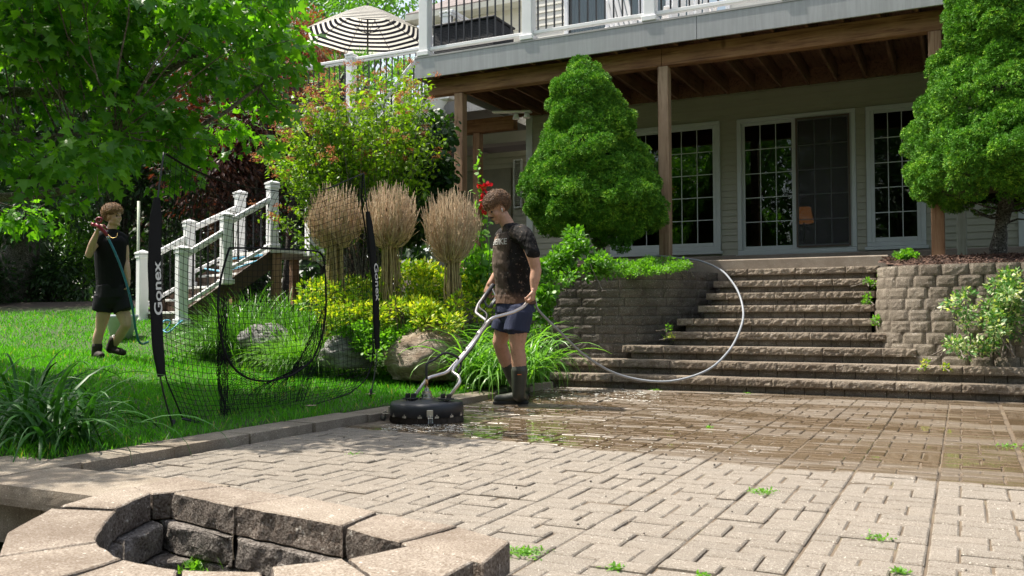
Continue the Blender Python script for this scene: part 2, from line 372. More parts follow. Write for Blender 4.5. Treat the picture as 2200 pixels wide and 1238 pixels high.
def patio():
    b = MB(); U = .0945; G = .0042
    nb = 0
    def brick(x0, x1, y0, y1):
        xc, yc = (x0+x1)/2, (y0+y1)/2
        if x1 > PX1+.002 : return
        x0 = max(x0, PX0+.002)
        if x0 > x1-.03: return
        y0 = max(y0, -1.2); y1 = min(y1, PY1)
        if y0 > y1-.03: return
        if yc < 3.0 and (xc < -2.6 or inpoly(xc, yc, pitpoly)): return
        if yc < 2.75 and xc < -2.2: return
        z = .0+.0022*rng.standard_normal()+.003*math.sin(xc*1.7)*math.cos(yc*1.3); tx, ty = .006*rng.standard_normal(2)
        g = G*(.55+.7*rng.random()); be = .006
        X = [x0+g, x1-g]; Y = [y0+g, y1-g]
        V = []
        for (ins, dz) in ((0, -.03), (0, -be*.8), (be, 0)):
            for (i, j) in ((0, 0), (1, 0), (1, 1), (0, 1)):
                x = X[i]+(ins if i == 0 else -ins); y = Y[j]+(ins if j == 0 else -ins)
                V.append((x, y, z+dz+(x-xc)*tx+(y-yc)*ty))
        F = [[0, 1, 5, 4], [1, 2, 6, 5], [2, 3, 7, 6], [3, 0, 4, 7], [4, 5, 9, 8], [5, 6, 10, 9], [6, 7, 11, 10], [7, 4, 8, 11], [8, 9, 10, 11]]
        b.add(V, np.array(F))
    band = 4*U; k = 0; x = PX1-.01
    def cell(cx, y1, flip):
        if flip: brick(cx, cx+U, y1-2*U, y1); brick(cx+U, cx+2*U, y1-2*U, y1)
        else: brick(cx, cx+2*U, y1-U, y1); brick(cx, cx+2*U, y1-2*U, y1-U)
    while x > PX0-.4:
        y = PY1-.02+(k % 2)*U; j = k % 2; xl = x-band
        while y > -1.2:
            if j % 2 == 0:
                q = rng.random()
                if q < .5: brick(xl, xl+2*U, y-U, y); brick(xl+2*U, x, y-U, y); brick(xl, xl+U, y-2*U, y-U); brick(xl+U, xl+3*U, y-2*U, y-U); brick(xl+3*U, x, y-2*U, y-U)
                else: cell(xl, y, False); cell(xl+2*U, y, False)
            else:
                brick(xl, xl+U, y-2*U, y); cell(xl+U, y, rng.random() < .12); brick(xl+3*U, x, y-2*U, y)
            y -= 2*U; j += 1
        x -= band+.002; k += 1
    # sand bed in the joints
    s = b
    bed = [(-4.0, 3.0), (-2.6, 3.0), (-2.6, 2.72), (-1.3, 2.52), (-1.08, 2.36), (-1.02, 2.05), (-1.15, 1.4), (-1.15, -1.2), (2.2, -1.2), (2.2, 9.2), (-4.0, 9.2)]
    n = len(bed); bedv = np.c_[np.array(bed), np.full(n, -.011)]
    me = bpy.data.meshes.new('bed')
    o = b.build('patio_paving', M['paver'])
    tag(o, kind='structure')
    jb = MB()
    # fan the bed as convex pieces
    for (x0, x1, y0, y1) in ((-4.0, 2.2, 3.0, 9.2), (-2.6, 2.2, 2.74, 3.0), (-1.05, 2.2, 2.3, 2.74), (-1.0, 2.2, -1.2, 2.3)):
        jb.add([(x0, y0, -.0075), (x1, y0, -.0075), (x1, y1, -.0075), (x0, y1, -.0075)], np.array([[0, 1, 2, 3]]))
    jb.add([(-2.6, 2.74, -.0075), (-1.3, 2.53, -.0075), (-1.05, 2.35, -.0075), (-1.05, 2.74, -.0075)], np.array([[0, 1, 2, 3]]))
    m, t, N, L = newmat('joint_sand')
    c = ramp(t, noise_n(t, 4, 5), [(.35, (.075, .055, .035)), (.6, (.16, .12, .08)), (.75, (.10, .11, .04))])
    finish(t, c, .8, noise_n(t, 90, 3), .5, .004)
    tag(jb.build('patio_joint_sand', m), kind='structure')
patio()

def roughblock(b, p0, p1, z0, z1, depth, amp=.008, bulge=.0, edge=.007, nu=8, nv=4, r=None, seed=None):
    """block whose split face runs p0->p1; outward = right-hand side of the direction"""
    p0 = np.array(p0[:2], float); p1 = np.array(p1[:2], float); L = np.linalg.norm(p1-p0); t = (p1-p0)/L; nrm = np.array([t[1], -t[0]])
    seed = rng.random()*50 if seed is None else seed
    u = np.linspace(0, 1, nu); v = np.linspace(0, 1, nv); Ug, Vg = np.meshgrid(u, v, indexing='ij')
    e = np.minimum.reduce([Ug*L, (1-Ug)*L, Vg*(z1-z0)+.004, (1-Vg)*(z1-z0)+.002]); em = np.clip(e/.012, 0, 1)
    pts = p0+(p1-p0)*Ug[..., None]; P3 = np.concatenate([pts, (z0+(z1-z0)*Vg)[..., None]], -1)
    dsp = bulge*(1-(2*Ug-1)**4)*(1) - edge*(1-em) + amp*vnoise(P3, 30, 3, seed)
    P3[..., :2] += nrm*dsp[..., None]
    g = .0025
    P3[..., :2] -= t*((2*Ug-1)*g)[..., None]
    r = rng.random() if r is None else r
    b.grid(P3, r)
    top = P3[:, -1]; bot = P3[:, 0]; back = np.concatenate([p0+(p1-p0)*u[:, None]-nrm*depth, np.full((nu, 1), z1)], 1); bback = back.copy(); bback[:, 2] = z0
    back2 = top.copy(); back2[:, :2] -= nrm*.012; back2[:, 2] = z1+.001
    b.grid(np.stack([top, back2, back], 1), r)
    b.grid(np.stack([bback, bot], 1), r)
    for i, s in ((0, 1), (-1, -1)):
        A = P3[i]; nvv = len(A); B = A.copy(); B[:, :2] = back[i, :2]
        b.grid(np.stack([B, A] if s > 0 else [A, B], 1), r)

# ---- kerb along the lawn, coping at the near left corner, flush band on the right
kb = MB()
y = 3.13
while y < 8.9:
    L = .60; x_in = -3.97+.03*math.sin(y*1.3)
    zt = .052+.004*rng.standard_normal()
    roughblock(kb, (x_in, y), (x_in, min(y+L-.006, 9.0)), -.1, zt, .27, .002, 0, .004)
    y += L
k = kb.build('lawn_kerb', M['kerb']); tag(k, kind='structure')
cb = MB()
for x0, x1, y0, y1 in ((-4.55, -4.0, 2.62, 3.12), (-3.99, -3.2, 2.56, 2.985), (-3.19, -2.87, 2.5, 2.985)):
    roughblock(cb, (x0, y0), (x1, y0), -.03, .058, y1-y0, .004, 0, .005, nu=14)
roughblock(cb, (-4.0, 2.6), (-4.0, 3.12), -.03, .056, .5, .003, 0, .004)
for i in range(7): roughblock(cb, (-4.6+i*.3, 2.68), (-4.31+i*.3, 2.68), -.24, -.035, .2, .01, 0, .01)
tag(cb.build('patio_coping', M['kerb']), kind='structure')
rb = MB()
yy = 9.0
while yy > -1:
    L = .45
    rb.bb(.283, .283+.42, yy-L+.004, yy, -.05, .004+.001*rng.random()); rb.bb(.709, 1.5, yy-L+.004, yy, -.05, .003); yy -= L
x = -3.95
while x < 2.2:
    rb.bb(x, x+.596, 8.945, 9.2, -.05, .003+.001*rng.random()); x += .6
tag(rb.build('patio_border_band', M['paver'], bevel=.003), kind='structure')

# ---- garden steps
ST_Y0, ST_T, ST_H = 9.09, .2315, .147
left = {1: -4.25, 2: -4.15, 3: -3.40, 4: -2.97, 5: -2.91, 6: -2.73, 7: -2.69, 8: -2.66, 9: -2.60}
right = {1: 2.4, 2: 2.4, 3: -.41, 4: -.62, 5: -.80, 6: -.83, 7: -.84, 8: -.85, 9: -.84}
steps = thing('garden_steps', 'wide flight of nine stone steps rising from the patio to the porch', 'steps', (-1.8, 9.1, 0))
for n in range(1, 10):
    Y = ST_Y0+(n-1)*ST_T; zt = n*ST_H; zc = zt-.074
    cbm = MB(); x = left[n]; first = True
    while x < right[n]-.01:
        L = .555*(.35+.5*rng.random() if first else 1); first = False; x2 = min(x+L, right[n])
        if x2-x > .05: roughblock(cbm, (x, Y-.03), (x2, Y-.03), zc, zt, .34 if n < 9 else .3, .017, 0, .008, nu=int(6+(x2-x)*55), nv=6)
        x = x2
    cbm.build('tread_cap', M['cap'], steps)
    rbm = MB(); x = left[n]+.05+rng.random()*.05
    while x < right[n]-.06:
        x2 = min(x+.185, right[n]-.05)
        if x2-x > .04: roughblock(rbm, (x, Y+.012), (x2, Y+.012), zc-.076, zc-.002, .3, .004, 0, .006, nu=5)
        x = x2
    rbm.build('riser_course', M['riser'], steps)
fb = MB()
for n in range(1, 9):
    Y = ST_Y0+(n)*ST_T
    fb.bb(left[n+1]-.1, right[n+1]+.02, Y+.03, 11.1, (n-1)*ST_H-.1, n*ST_H-.01)
fb.build('step_core', M['soil'], steps)

# ---- retaining walls of split blocks
def respath(pts, step):
    P = np.array(pts, float); d = np.r_[0, np.cumsum(np.linalg.norm(np.diff(P, axis=0), axis=1))]
    q = np.arange(0, d[-1], .01); X = np.interp(q, d, P[:, 0]); Y = np.interp(q, d, P[:, 1])
    for _ in range(25):
        X[1:-1] = (X[:-2]+X[2:]+X[1:-1])/3; Y[1:-1] = (Y[:-2]+Y[2:]+Y[1:-1])/3
    return np.c_[X, Y]
def blockwall(name, label, path, z0, n, ch, bl, mat, bulge, batter, capmat=None, amp=.009):
    t = thing(name, label, 'retaining wall', (path[0][0], path[0][1], z0))
    P = respath(path, .01); d = np.r_[0, np.cumsum(np.linalg.norm(np.diff(P, axis=0), axis=1))]
    T = np.gradient(P, axis=0); T /= np.linalg.norm(T, axis=1)[:, None]; Nn = np.c_[T[:, 1], -T[:, 0]]
    for c in range(n):
        b = MB(); Q = P-Nn*batter*c
        s = -(.5 if c % 2 else 0)*bl-rng.random()*.06
        while s < d[-1]-.02:
            L = bl*(.9+.25*rng.random()); a, e = max(s, 0), min(s+L, d[-1])
            if e-a > .04:
                ia, ie = np.searchsorted(d, a), min(np.searchsorted(d, e), len(d)-1)
                roughblock(b, Q[ia], Q[ie], z0+c*ch+.0015, z0+(c+1)*ch-.0015, .16, amp, bulge, .009, nu=8, nv=5)
            s += L
        b.build('block_course', (capmat if capmat and c == n-1 else mat), t)
    return t
LW = [(-5.7, 9.35), (-5.0, 9.42), (-4.2, 9.55), (-3.6, 9.64), (-3.2, 9.86), (-2.9, 10.2), (-2.72, 10.6), (-2.64, 11.08)]
RW = [(-.83, 11.08), (-.86, 10.5), (-.84, 10.0), (-.70, 9.72), (-.45, 9.56), (-.1, 9.5), (.4, 9.49), (1.0, 9.52), (2.4, 9.62)]
blockwall('retaining_wall', 'dark damp and shaded curved block wall left of the steps under the low cone tree', LW, .25, 10, .104, .25, M['block_dark'], .004, .006)
blockwall('retaining_wall', 'pale tan curved block wall right of the steps with mulch on top', RW, .27, 9, .11, .22, M['block'], .018, .008, amp=.007)
def bed(name, pts, z, mat, bump=.03, zc=None):
    P = np.array(pts); x0, y0 = P.min(0); x1, y1 = P.max(0)
    b = MB(); st = .08
    for xi in np.arange(x0, x1, st):
        for yi in np.arange(y0, y1, st):
            if inpoly(xi+st/2, yi+st/2, pts):
                q = np.array([[xi, yi], [xi+st, yi], [xi+st, yi+st], [xi, yi+st]])
                zz = z+bump*vnoise(np.c_[q, q[:, :1]*0], 2.5) + (0 if zc is None else np.array([zc(*w) for w in q]))
                b.add(np.c_[q, zz], np.array([[0, 1, 2, 3]]))
    return tag(b.build(name, mat), kind='structure')
lp = [tuple(p) for p in LW]+[(-2.64, 11.12), (-5.7, 11.12)]
lp = [(x-.03, y+.1) if y < 11 else (x-.1, y) for x, y in lp]
bed('planting_bed_soil', lp, 1.22, M['soil'])
rp = [(x+.08, y) if y > 9.8 else (x+.05, y+.12) for x, y in RW]+[(3., 9.8), (3., 14.2), (-.7, 14.2), (-.7, 11.2)]
def m_mulch():
    m, t, N, L = newmat('wood_mulch')
    v = N('ShaderNodeTexVoronoi'); v.inputs['Scale'].default_value = 45; L(mapping(t, (1, .35, 1), (0, 0, .6)), v.inputs['Vector'])
    c = ramp(t, v.outputs['Color'], [(.2, (.035, .018, .012)), (.6, (.10, .052, .034)), (.9, (.17, .10, .07))])
    finish(t, c, .9, v.outputs['Distance'], 1., .02); return m
M['mulch'] = m_mulch()
mound = lambda x, y: .13*sm((y-9.5)/1.0)
bed('mulch_bed', rp, 1.235, M['mulch'], .03, mound)
cm = MB()
for i in range(2600):
    x = rng.uniform(-.75, 1.6); y = rng.uniform(9.6, 12.2); 
    if not inpoly(x, y, rp): continue
    z = 1.25+mound(x, y); a = rng.uniform(0, 6.28); e = rng.normal(0, .25); L = rng.uniform(.03, .09)
    d = np.array([math.cos(a), math.sin(a), e]); c = np.array([x, y, z+.01])
    cm.beam(c-d*L/2, c+d*L/2, rng.uniform(.006, .014), .005)
tag(cm.build('mulch_chips', M['mulch']), 'brown shredded wood mulch strewn on the raised bed', 'mulch', kind='stuff')

# ---- porch slab
pb = MB(); pb.bb(-7.5, -.75, 11.1, 13.6, .9, 1.454)
tag(pb.build('porch_slab', M['concrete'], bevel=.012), kind='structure')
pb = MB(); pb.bb(-7.5, 2.5, 13.6, 14.5, .9, 1.66)
tag(pb.build('porch_threshold', M['concrete'], bevel=.012), kind='structure')

# ================================================================== FIRE PIT
PZ = .15
def rprism(b, poly, z0, z1, amp, r=None, bev=.006, step=.02, inner=None):
    P = np.array(poly, float)
    if ((P[:, 0]*np.roll(P[:, 1], -1)-P[:, 1]*np.roll(P[:, 0], -1)).sum()) < 0: P = P[::-1]
    c = P.mean(0); out = []; am = []
    n = len(P)
    for i in range(n):
        a, e = P[i], P[(i+1) % n]; L = np.linalg.norm(e-a); k = max(2, int(L/step))
        nr = np.array([(e-a)[1], -(e-a)[0]])/max(L, 1e-6); fac = amp if inner is None or nr@(inner-(a+e)/2) > 0 else amp*.12
        for j in range(k): out.append(a+(e-a)*j/k); am.append(fac)
    Q = np.array(out); am = np.array(am); T = np.roll(Q, -1, 0)-np.roll(Q, 1, 0); Nn = np.c_[T[:, 1], -T[:, 0]]; Nn /= np.linalg.norm(Nn, axis=1)[:, None]+1e-9
    zs = [z0, z0+.004]+list(np.linspace(z0+.02, z1-.014, 4))+[z1-bev*.7, z1]
    ins = [.006, .0]+[0]*4+[.001, bev]
    rings = []; sd = rng.random()*40
    for z, s in zip(zs, ins):
        R3 = np.c_[Q, np.full(len(Q), z)]
        dd = am*(vnoise(R3, 18, 3, sd)-.25)-s-.002
        w = R3.copy(); w[:, :2] += Nn*dd[:, None]; 
        if z == z1: w[:, 2] += .0015*vnoise(R3, 30, 2)
        rings.append(w)
    r = rng.random() if r is None else r
    G = np.array(rings); b.grid(G, r, wrap=True)
    b.add(rings[-1], [np.arange(len(Q))], r)
def pxp(pts, z=PZ): return [tuple(gz(x, y, z)[:2]) for x, y in pts]
stones = [
 [(127, 1089), (251, 1095), (325, 1061), (281, 1047), (186, 1071)],
 [(109, 1091), (14, 1142), (-6, 1196), (211, 1163), (209, 1150), (251, 1097)],
 [(-40, 1202), (209, 1166.5), (264, 1199), (130, 1243), (0, 1290)],
 [(135, 1244), (265, 1201), (386, 1222), (360, 1270), (200, 1340)],
 [(390, 1223), (565, 1226), (575, 1330), (370, 1330)],
 [(580, 1217), (737, 1199), (790, 1235), (830, 1330), (590, 1330)],
 [(742, 1201), (879, 1173), (1019, 1206), (880, 1280), (840, 1330), (795, 1236)],
 [(860, 1164), (925, 1147), (985, 1129), (1097, 1160), (1040, 1208), (1022, 1205), (880, 1171)],
 [(739.5, 1133), (813, 1102), (983, 1128), (922, 1146), (858, 1163)],
 [(505, 1088.5), (640, 1066), (810, 1101), (736, 1132)],
 [(368.5, 1058), (486, 1044), (636, 1066), (501, 1088)],
 [(284, 1046), (327, 1060), (366, 1057), (482, 1043), (386, 1021)]]
pit = thing('fire_pit', 'low octagonal stone fire pit sunk in the near corner of the patio', 'fire pit', (-2, 2, 0))
pc = np.array(pxp([(545, 1160)])[0])
for s in stones:
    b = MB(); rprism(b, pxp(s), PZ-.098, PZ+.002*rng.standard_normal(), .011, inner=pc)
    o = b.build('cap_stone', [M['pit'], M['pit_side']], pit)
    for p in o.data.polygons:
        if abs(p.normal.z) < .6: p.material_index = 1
inner = np.array(pxp([(345, 1059), (251, 1095), (211, 1161), (265, 1199), (386, 1221), (570, 1223), (737, 1199), (870, 1171), (858, 1163), (739, 1133), (502, 1087)]))
ic = inner.mean(0)
def ring(sc0, sc1, z0, z1, offs, name, mat):
    b = MB(); n = 9
    a = np.linspace(0, 2*math.pi, n, endpoint=False)+offs
    D = []
    for ang in a:
        d = np.array([math.cos(ang), math.sin(ang)]); best = 9
        for i in range(len(inner)):
            p, q = inner[i]-ic, inner[(i+1) % len(inner)]-ic; e = q-p; den = d[0]*e[1]-d[1]*e[0]
            if abs(den) < 1e-9: continue
            s = (p[0]*e[1]-p[1]*e[0])/den; u = (p[0]*d[1]-p[1]*d[0])/den
            if s > 0 and 0 <= u <= 1: best = min(best, s)
        D.append(ic+d*best)
    D = [inner[i] for i in range(len(inner))] if offs < .5 else [(inner[i]+inner[(i+1) % len(inner)])/2 for i in range(len(inner))]
    n = len(D)
    for i in range(n):
        p, q = D[i], D[(i+1) % n]; g = (q-p)*.012
        p1, q1 = p+g, q-g
        poly = [ic+(p1-ic)*sc0, ic+(q1-ic)*sc0, ic+(q1-ic)*sc1, ic+(p1-ic)*sc1]
        rprism(b, poly, z0, z1, .016, bev=.01)
    b.build(name, mat, pit)
ring(.93, 1.35, PZ-.205, PZ-.103, .3, 'lining_course', M['pit_in'])
ring(.96, 1.35, PZ-.31, PZ-.21, .65, 'lining_course', M['pit_in'])
ob = MB()
for (a, e) in (((1097, 1160), (1040, 1208)), ((1040, 1208), (900, 1290))):
    p, q = pxp([a, e]); p = np.array(p); q = np.array(q); 
    for c in range(2):
        roughblock(ob, p+(ic-p)*.02, q+(ic-q)*.02, -.05-c*.1+.0, .05-c*.1, .12, .006, 0, .006)
ob.build('outer_block', M['pit'], pit)
fl = MB(); fl.prism([tuple(ic+(p-ic)*1.2) for p in inner], -.2, -.165); fl.build('ash_floor', M['soil'], pit)

gb_ = MB(); gb_.bb(-7.5, -.9, -3, 2.62, -.6, -.33); tag(gb_.build('lower_ground', M['soil']), kind='structure')
# ================================================================== HOUSE AND DECK
HW = 14.2
house = thing('house', 'two storey house with sage lap siding behind the porch and pale siding above the deck', 'house', (-2, 14.2, 1.6))
def siding(b, x0, x1, Y, z0, z1, exp, holes=(), th=.020):
    z = z0
    while z < z1-.01:
        zt = min(z+exp, z1); segs = [(x0, x1)]
        for hx0, hx1, hz0, hz1 in holes:
            if hz0 < zt-.02 and hz1 > z+.02:
                ns = []
                for a, e in segs:
                    if hx1 <= a or hx0 >= e: ns.append((a, e)); continue
                    if a < hx0: ns.append((a, hx0))
                    if e > hx1: ns.append((hx1, e))
                segs = ns
        for a, e in segs:
            if e-a < .02: continue
            V = [(a, Y-th, z), (e, Y-th, z), (e, Y-.002, zt), (a, Y-.002, zt), (a, Y, z), (e, Y, z)]
            b.add(V, [[0, 1, 2, 3], [4, 5, 1, 0]], .5)
        z = zt
winL = (-5.25, -3.40, 1.78, 3.84); door = (-3.13, -1.385, 1.70, 3.83); winR = (-1.245, -.455, 1.76, 3.83)
b = MB(); siding(b, -6.77, .72, HW, 1.62, 4.26, .1, (winL, door, winR))
b.build('lower_siding', M['siding'], house)
bk = MB()
def wallholes(b, x0, x1, y0, y1, z0, z1, holes):
    xs = sorted({x0, x1, *[h[0] for h in holes], *[h[1] for h in holes]})
    for a, e in zip(xs[:-1], xs[1:]):
        hs = [h for h in holes if h[0] < (a+e)/2 < h[1]]
        if hs: b.bb(a, e, y0, y1, z0, hs[0][2]); b.bb(a, e, y0, y1, hs[0][3], z1)
        else: b.bb(a, e, y0, y1, z0, z1)
wallholes(bk, -6.77, .72, HW+.001, HW+.15, .8, 4.26, [winL, door, winR])
bk.build('wall', M['siding'], house)
# corner boards, siding pilasters between the openings
for xa in (-6.80, .70): tb = MB(); tb.bb(xa, xa+.12, HW-.03, HW+.06, 1.5, 4.26); tb.build('corner_board', M['frame'], house)
tb = MB(); siding(tb, -3.385, -3.135, HW-.02, 1.60, 1.9, .1); tb.build('siding_pilaster', M['siding'], house); tb = MB()
siding(tb, -1.38, -1.25, HW-.02, 1.62, 3.9, .1); tb.build('siding_pilaster', M['siding'], house)
tb = MB(); tb.bb(-5.3, -.4, HW-.035, HW-.001, 1.6, 1.70); tb.build('sill_board', M['dark_board'], house)
def window(name, x0, x1, z0, z1, leafs, rows, fw=.065, screen=None):
    f = MB()
    for a, e, c, d in ((x0, x1, z0, z0+fw), (x0, x1, z1-fw, z1), (x0, x0+fw, z0+fw, z1-fw), (x1-fw, x1, z0+fw, z1-fw)): f.bb(a, e, HW-.05, HW+.03, c, d)
    fo = f.build(name, M['frame'], house, bevel=.006)
    trim = MB(); trim.bb(x0-.03, x1+.03, HW-.07, HW-.02, z0-.05, z0-.002); trim.build('sill', M['frame'], fo, bevel=.004)
    gap = .0; wl = (x1-x0-2*fw)/len(leafs)
    for i, cols in enumerate(leafs):
        a = x0+fw+i*wl; e = a+wl; y = HW-.03+(.03 if (i % 2 == 0 and len(leafs) > 1) else 0)
        s = MB(); w = .05
        za, zb = z0+fw, z1-fw
        for q in ((a, a+w, za, zb), (e-w, e, za, zb), (a+w, e-w, za, za+w*1.3), (a+w, e-w, zb-w, zb)): s.bb(q[0]+.001, q[1]-.001, y-.012, y+.02, q[2]+.001, q[3]-.001)
        so_ = s.build('sash', M['frame'], fo, bevel=.003)
        mb = MB(); ga, ge, gb, gt = a+w, e-w, za+w*1.3, zb-w
        for k in range(1, cols): xx = ga+(ge-ga)*k/cols; mb.bb(xx-.006, xx+.006, y-.004, y+.004, gb, gt)
        for k in range(1, rows): zz = gb+(gt-gb)*k/rows; mb.bb(ga, ge, y-.0032, y+.0032, zz-.006, zz+.006)
        mb.build('muntin', M['frame'], so_)
        g = MB(); g.add([(ga, y+.006, gb), (ge, y+.006, gb), (ge, y+.006, gt), (ga, y+.006, gt)], np.array([[0, 1, 2, 3]])); g.build('pane', M['glass'], so_)
        if screen is not None and i == screen:
            sc = MB(); sc.add([(ga-.02, y-.02, gb-.03), (ge+.02, y-.02, gb-.03), (ge+.02, y-.02, gt+.03), (ga-.02, y-.02, gt+.03)], np.array([[0, 1, 2, 3]]))
            sc.build('insect_screen', M['screen'], so_)
            sf = MB()
            for q in ((ga-.035, ga-.01, gb-.04, gt+.04), (ge+.01, ge+.035, gb-.04, gt+.04), (ga-.01, ge+.01, gb-.05, gb-.02), (ga-.01, ge+.01, gt+.015, gt+.04)): sf.bb(q[0], q[1], y-.03, y-.013, q[2], q[3])
            sf.build('screen_frame', M['black_metal' if False else 'dark_board'], so_)
    return fo
window('window', *winL, (3, 3), 5); window('patio_door', *door, (3, 3), 5, screen=1); window('window', *winR, (3,), 5)
# dim room behind the glass
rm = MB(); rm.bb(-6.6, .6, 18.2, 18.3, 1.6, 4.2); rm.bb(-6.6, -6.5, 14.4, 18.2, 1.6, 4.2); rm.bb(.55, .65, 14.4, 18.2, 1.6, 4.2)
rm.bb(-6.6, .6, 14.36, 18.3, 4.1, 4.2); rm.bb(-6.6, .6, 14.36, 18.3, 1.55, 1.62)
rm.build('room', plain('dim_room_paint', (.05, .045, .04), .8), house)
lm, t, N, L = newmat('warm_lampshade'); e = N('ShaderNodeEmission'); e.inputs[0].default_value = (1, .33, .07, 1); e.inputs[1].default_value = .13
L(e.outputs[0], N('ShaderNodeOutputMaterial').inputs[0])
lc = gy(1727, 463, 15.2)
lampT = thing('table_lamp', 'small orange glowing lamp seen through the screened patio door', 'lamp', lc+np.array([0, 0, -.5]))
b = MB(); b.lathe([(.13, -.13), (.155, -.12), (.105, .13), (.10, .13)], lc, 20); b.build('lamp_shade', lm, lampT, True)
b = MB(); b.lathe([(.0, -.5), (.1, -.5), (.1, -.47), (.015, -.45), (.015, -.1), (0, -.1)], lc, 12); b.build('lamp_base', M['black_metal'], lampT)
b = MB(); tx, ty, tz = lc[0], lc[1], lc[2]-.5
b.bb(tx-.35, tx+.35, ty-.25, ty+.25, tz-.035, tz)
for sx in (-.3, .3):
    for sy in (-.2, .2): b.bb(tx+sx-.02, tx+sx+.02, ty+sy-.02, ty+sy+.02, 1.62, tz-.035)
tag(b.build('side_table', M['dark_board']), 'small dark table under the orange lamp behind the patio door', 'table')

# recessed lower wall to the left with a utility door and a louvred shutter
b = MB(); siding(b, -9.6, -6.8, 15.6, 1.2, 3.95, .115); b.bb(-9.6, -6.8, 15.601, 15.7, .8, 3.95); b.bb(-6.79, -6.775, HW, 15.6, 1, 4.2); b.build('recessed_siding', M['siding'], house)
p0 = gy(1000, 365, 15.55); p1 = gy(1098, 360, 15.55); b = MB(); b.bb(p0[0], p1[0], 15.55, 15.585, 1.3, p1[2]); b.build('utility_door', plain('olive_door', (.19, .185, .13), .6), house, bevel=.01)
p0 = gy(1104, 350, 15.55); p1 = gy(1122, 440, 15.55)
lv = MB()
for k in range(22):
    z = p1[2]+(p0[2]-p1[2])*(k+.5)/22; lv.box(((p0[0]+p1[0])/2, 15.54, z), (p1[0]-p0[0]-.04, .05, .006), Matrix.Rotation(.7, 3, 'X'))
lo = lv.build('louvred_shutter', plain('louvre', (.42, .44, .38), .5), house)
b = MB(); a, e, z0, z1 = p0[0], p1[0], p1[2]-.03, p0[2]+.03
for q in ((a, a+.025, z0, z1), (e-.025, e, z0, z1), (a, e, z0-.03, z0), (a, e, z1, z1+.03)): b.bb(q[0], q[1], 15.52, 15.584, q[2], q[3])
b.build('shutter_frame', M['frame'], lo)

# upper storey
UZ = 4.55
holes = []
uw = []
for (pa, pb, zb, dark) in ((1222, 1302, 4.6, 0), (1322, 1560, 4.6, 1)):
    xa, xb = gy(pa, 20, HW)[0], gy(pb, 20, HW)[0]; uw.append((xa, xb, zb, 6.7, dark))
b = MB(); siding(b, -6.77, 2.5, HW, UZ, 8.2, .115, [(u[0], u[1], u[2], u[3]) for u in uw]); b.build('upper_siding', M['siding_cream'], house)
b = MB(); wallholes(b, -6.77, 2.5, HW+.001, HW+.15, 4.262, 8.2, [(u[0], u[1], u[2], u[3]) for u in uw]); b.bb(-6.77, -6.62, HW+.15, 22, 4.3, 8.2); b.build('upper_wall', M['siding_cream'], house)
tb = MB(); tb.bb(-6.80, -6.66, HW-.03, HW+.06, 4.55, 8.2); tb.build('corner_board', M['white'], house)
for xa, xb, zb, zt, dark in uw:
    f = MB()
    for q in ((xa-.07, xa, zb, zt), (xb, xb+.07, zb, zt), (xa, xb, zb-.05, zb), (xa, xb, zt, zt+.07)): f.bb(q[0], q[1], HW-.05, HW+.04, q[2], q[3])
    if dark: 
        for k in range(1, 4): xx = xa+(xb-xa)*k/4; f.bb(xx-.05, xx+.05, HW-.03, HW+.03, zb, zt)
    fo = f.build('window', M['white'], house, bevel=.005)
    g = MB(); g.add([(xa, HW+.02, zb), (xb, HW+.02, zb), (xb, HW+.02, zt), (xa, HW+.02, zt)], np.array([[0, 1, 2, 3]])); g.build('pane', M['glass'], fo)
    cu = MB(); n = 60; X = np.linspace(xa, xa+(xb-xa)*(1 if not dark else .8), n); 
    P = np.stack([np.c_[X, HW+.12+.025*np.sin(np.arange(n)*1.3), np.full(n, z)] for z in (zb, zt)], 0)
    cu.grid(P); cu.build('curtain', plain('sheer_curtain', (.62, .66, .72), .9, 0, .03), fo, True)
# main roof over the deck wall (out of frame) and the wing roof to the left
def shingle():
    m, t, N, L = newmat('shingles')
    br = N('ShaderNodeTexBrick'); br.inputs['Scale'].default_value = 1; br.inputs['Brick Width'].default_value = .25; br.inputs['Row Height'].default_value = .13
    br.inputs['Mortar Size'].default_value = .006; br.inputs['Color1'].default_value = (.21, .18, .17, 1); br.inputs['Color2'].default_value = (.15, .125, .12, 1); br.inputs['Mortar'].default_value = (.06, .05, .05, 1)
    L(N('ShaderNodeTexCoord').outputs['Object'], br.inputs['Vector'])
    finish(t, mix(t, .3, br.outputs['Color'], ramp(t, noise_n(t, 30, 4), [(.3, (.12, .1, .1)), (.7, (.4, .35, .33))])), .9, noise_n(t, 80, 3), .4, .01); return m
sh = shingle()
ey = 16.0; el = gy(842, 36, ey); ez = el[2]
b = MB(); xr = -6.6; xl = el[0]+.35
def slab(b, q, th=.05):
    q = np.array(q, float); lo = q-np.array([0, 0, th]); b.add(np.r_[lo, q], [[3, 2, 1, 0], [4, 5, 6, 7], [0, 1, 5, 4], [1, 2, 6, 5], [2, 3, 7, 6], [3, 0, 4, 7]])
slab(b, [(xl, ey, ez), (xr, ey, ez), (xr, ey+4.2, ez+2.4), (xl+2.2, ey+4.2, ez+2.4)])
slab(b, [(xl, ey+8.4, ez), (xl, ey, ez), (xl+2.2, ey+4.2, ez+2.4), (xl+2.2, ey+4.3, ez+2.4)])
b.build('roof', sh, house)
b = MB(); b.bb(xl, xr, ey-.03, ey+.0, ez-.16, ez-.04); b.bb(xl, xr, ey, ey+.35, ez-.16, ez-.13); b.build('eave', plain('eave_trim', (.5, .5, .44), .5), house)
b = MB(); siding(b, xl+.4, xr, ey+.35, 4.5, ez-.15, .115); b.bb(xl+.4, xr, ey+.351, ey+.7, 4.3, ez-.1); b.bb(xl+.6, xl+.75, ey+.7, 22, 4.3, ez-.1); b.build('wing_wall', M['siding_cream'], house)
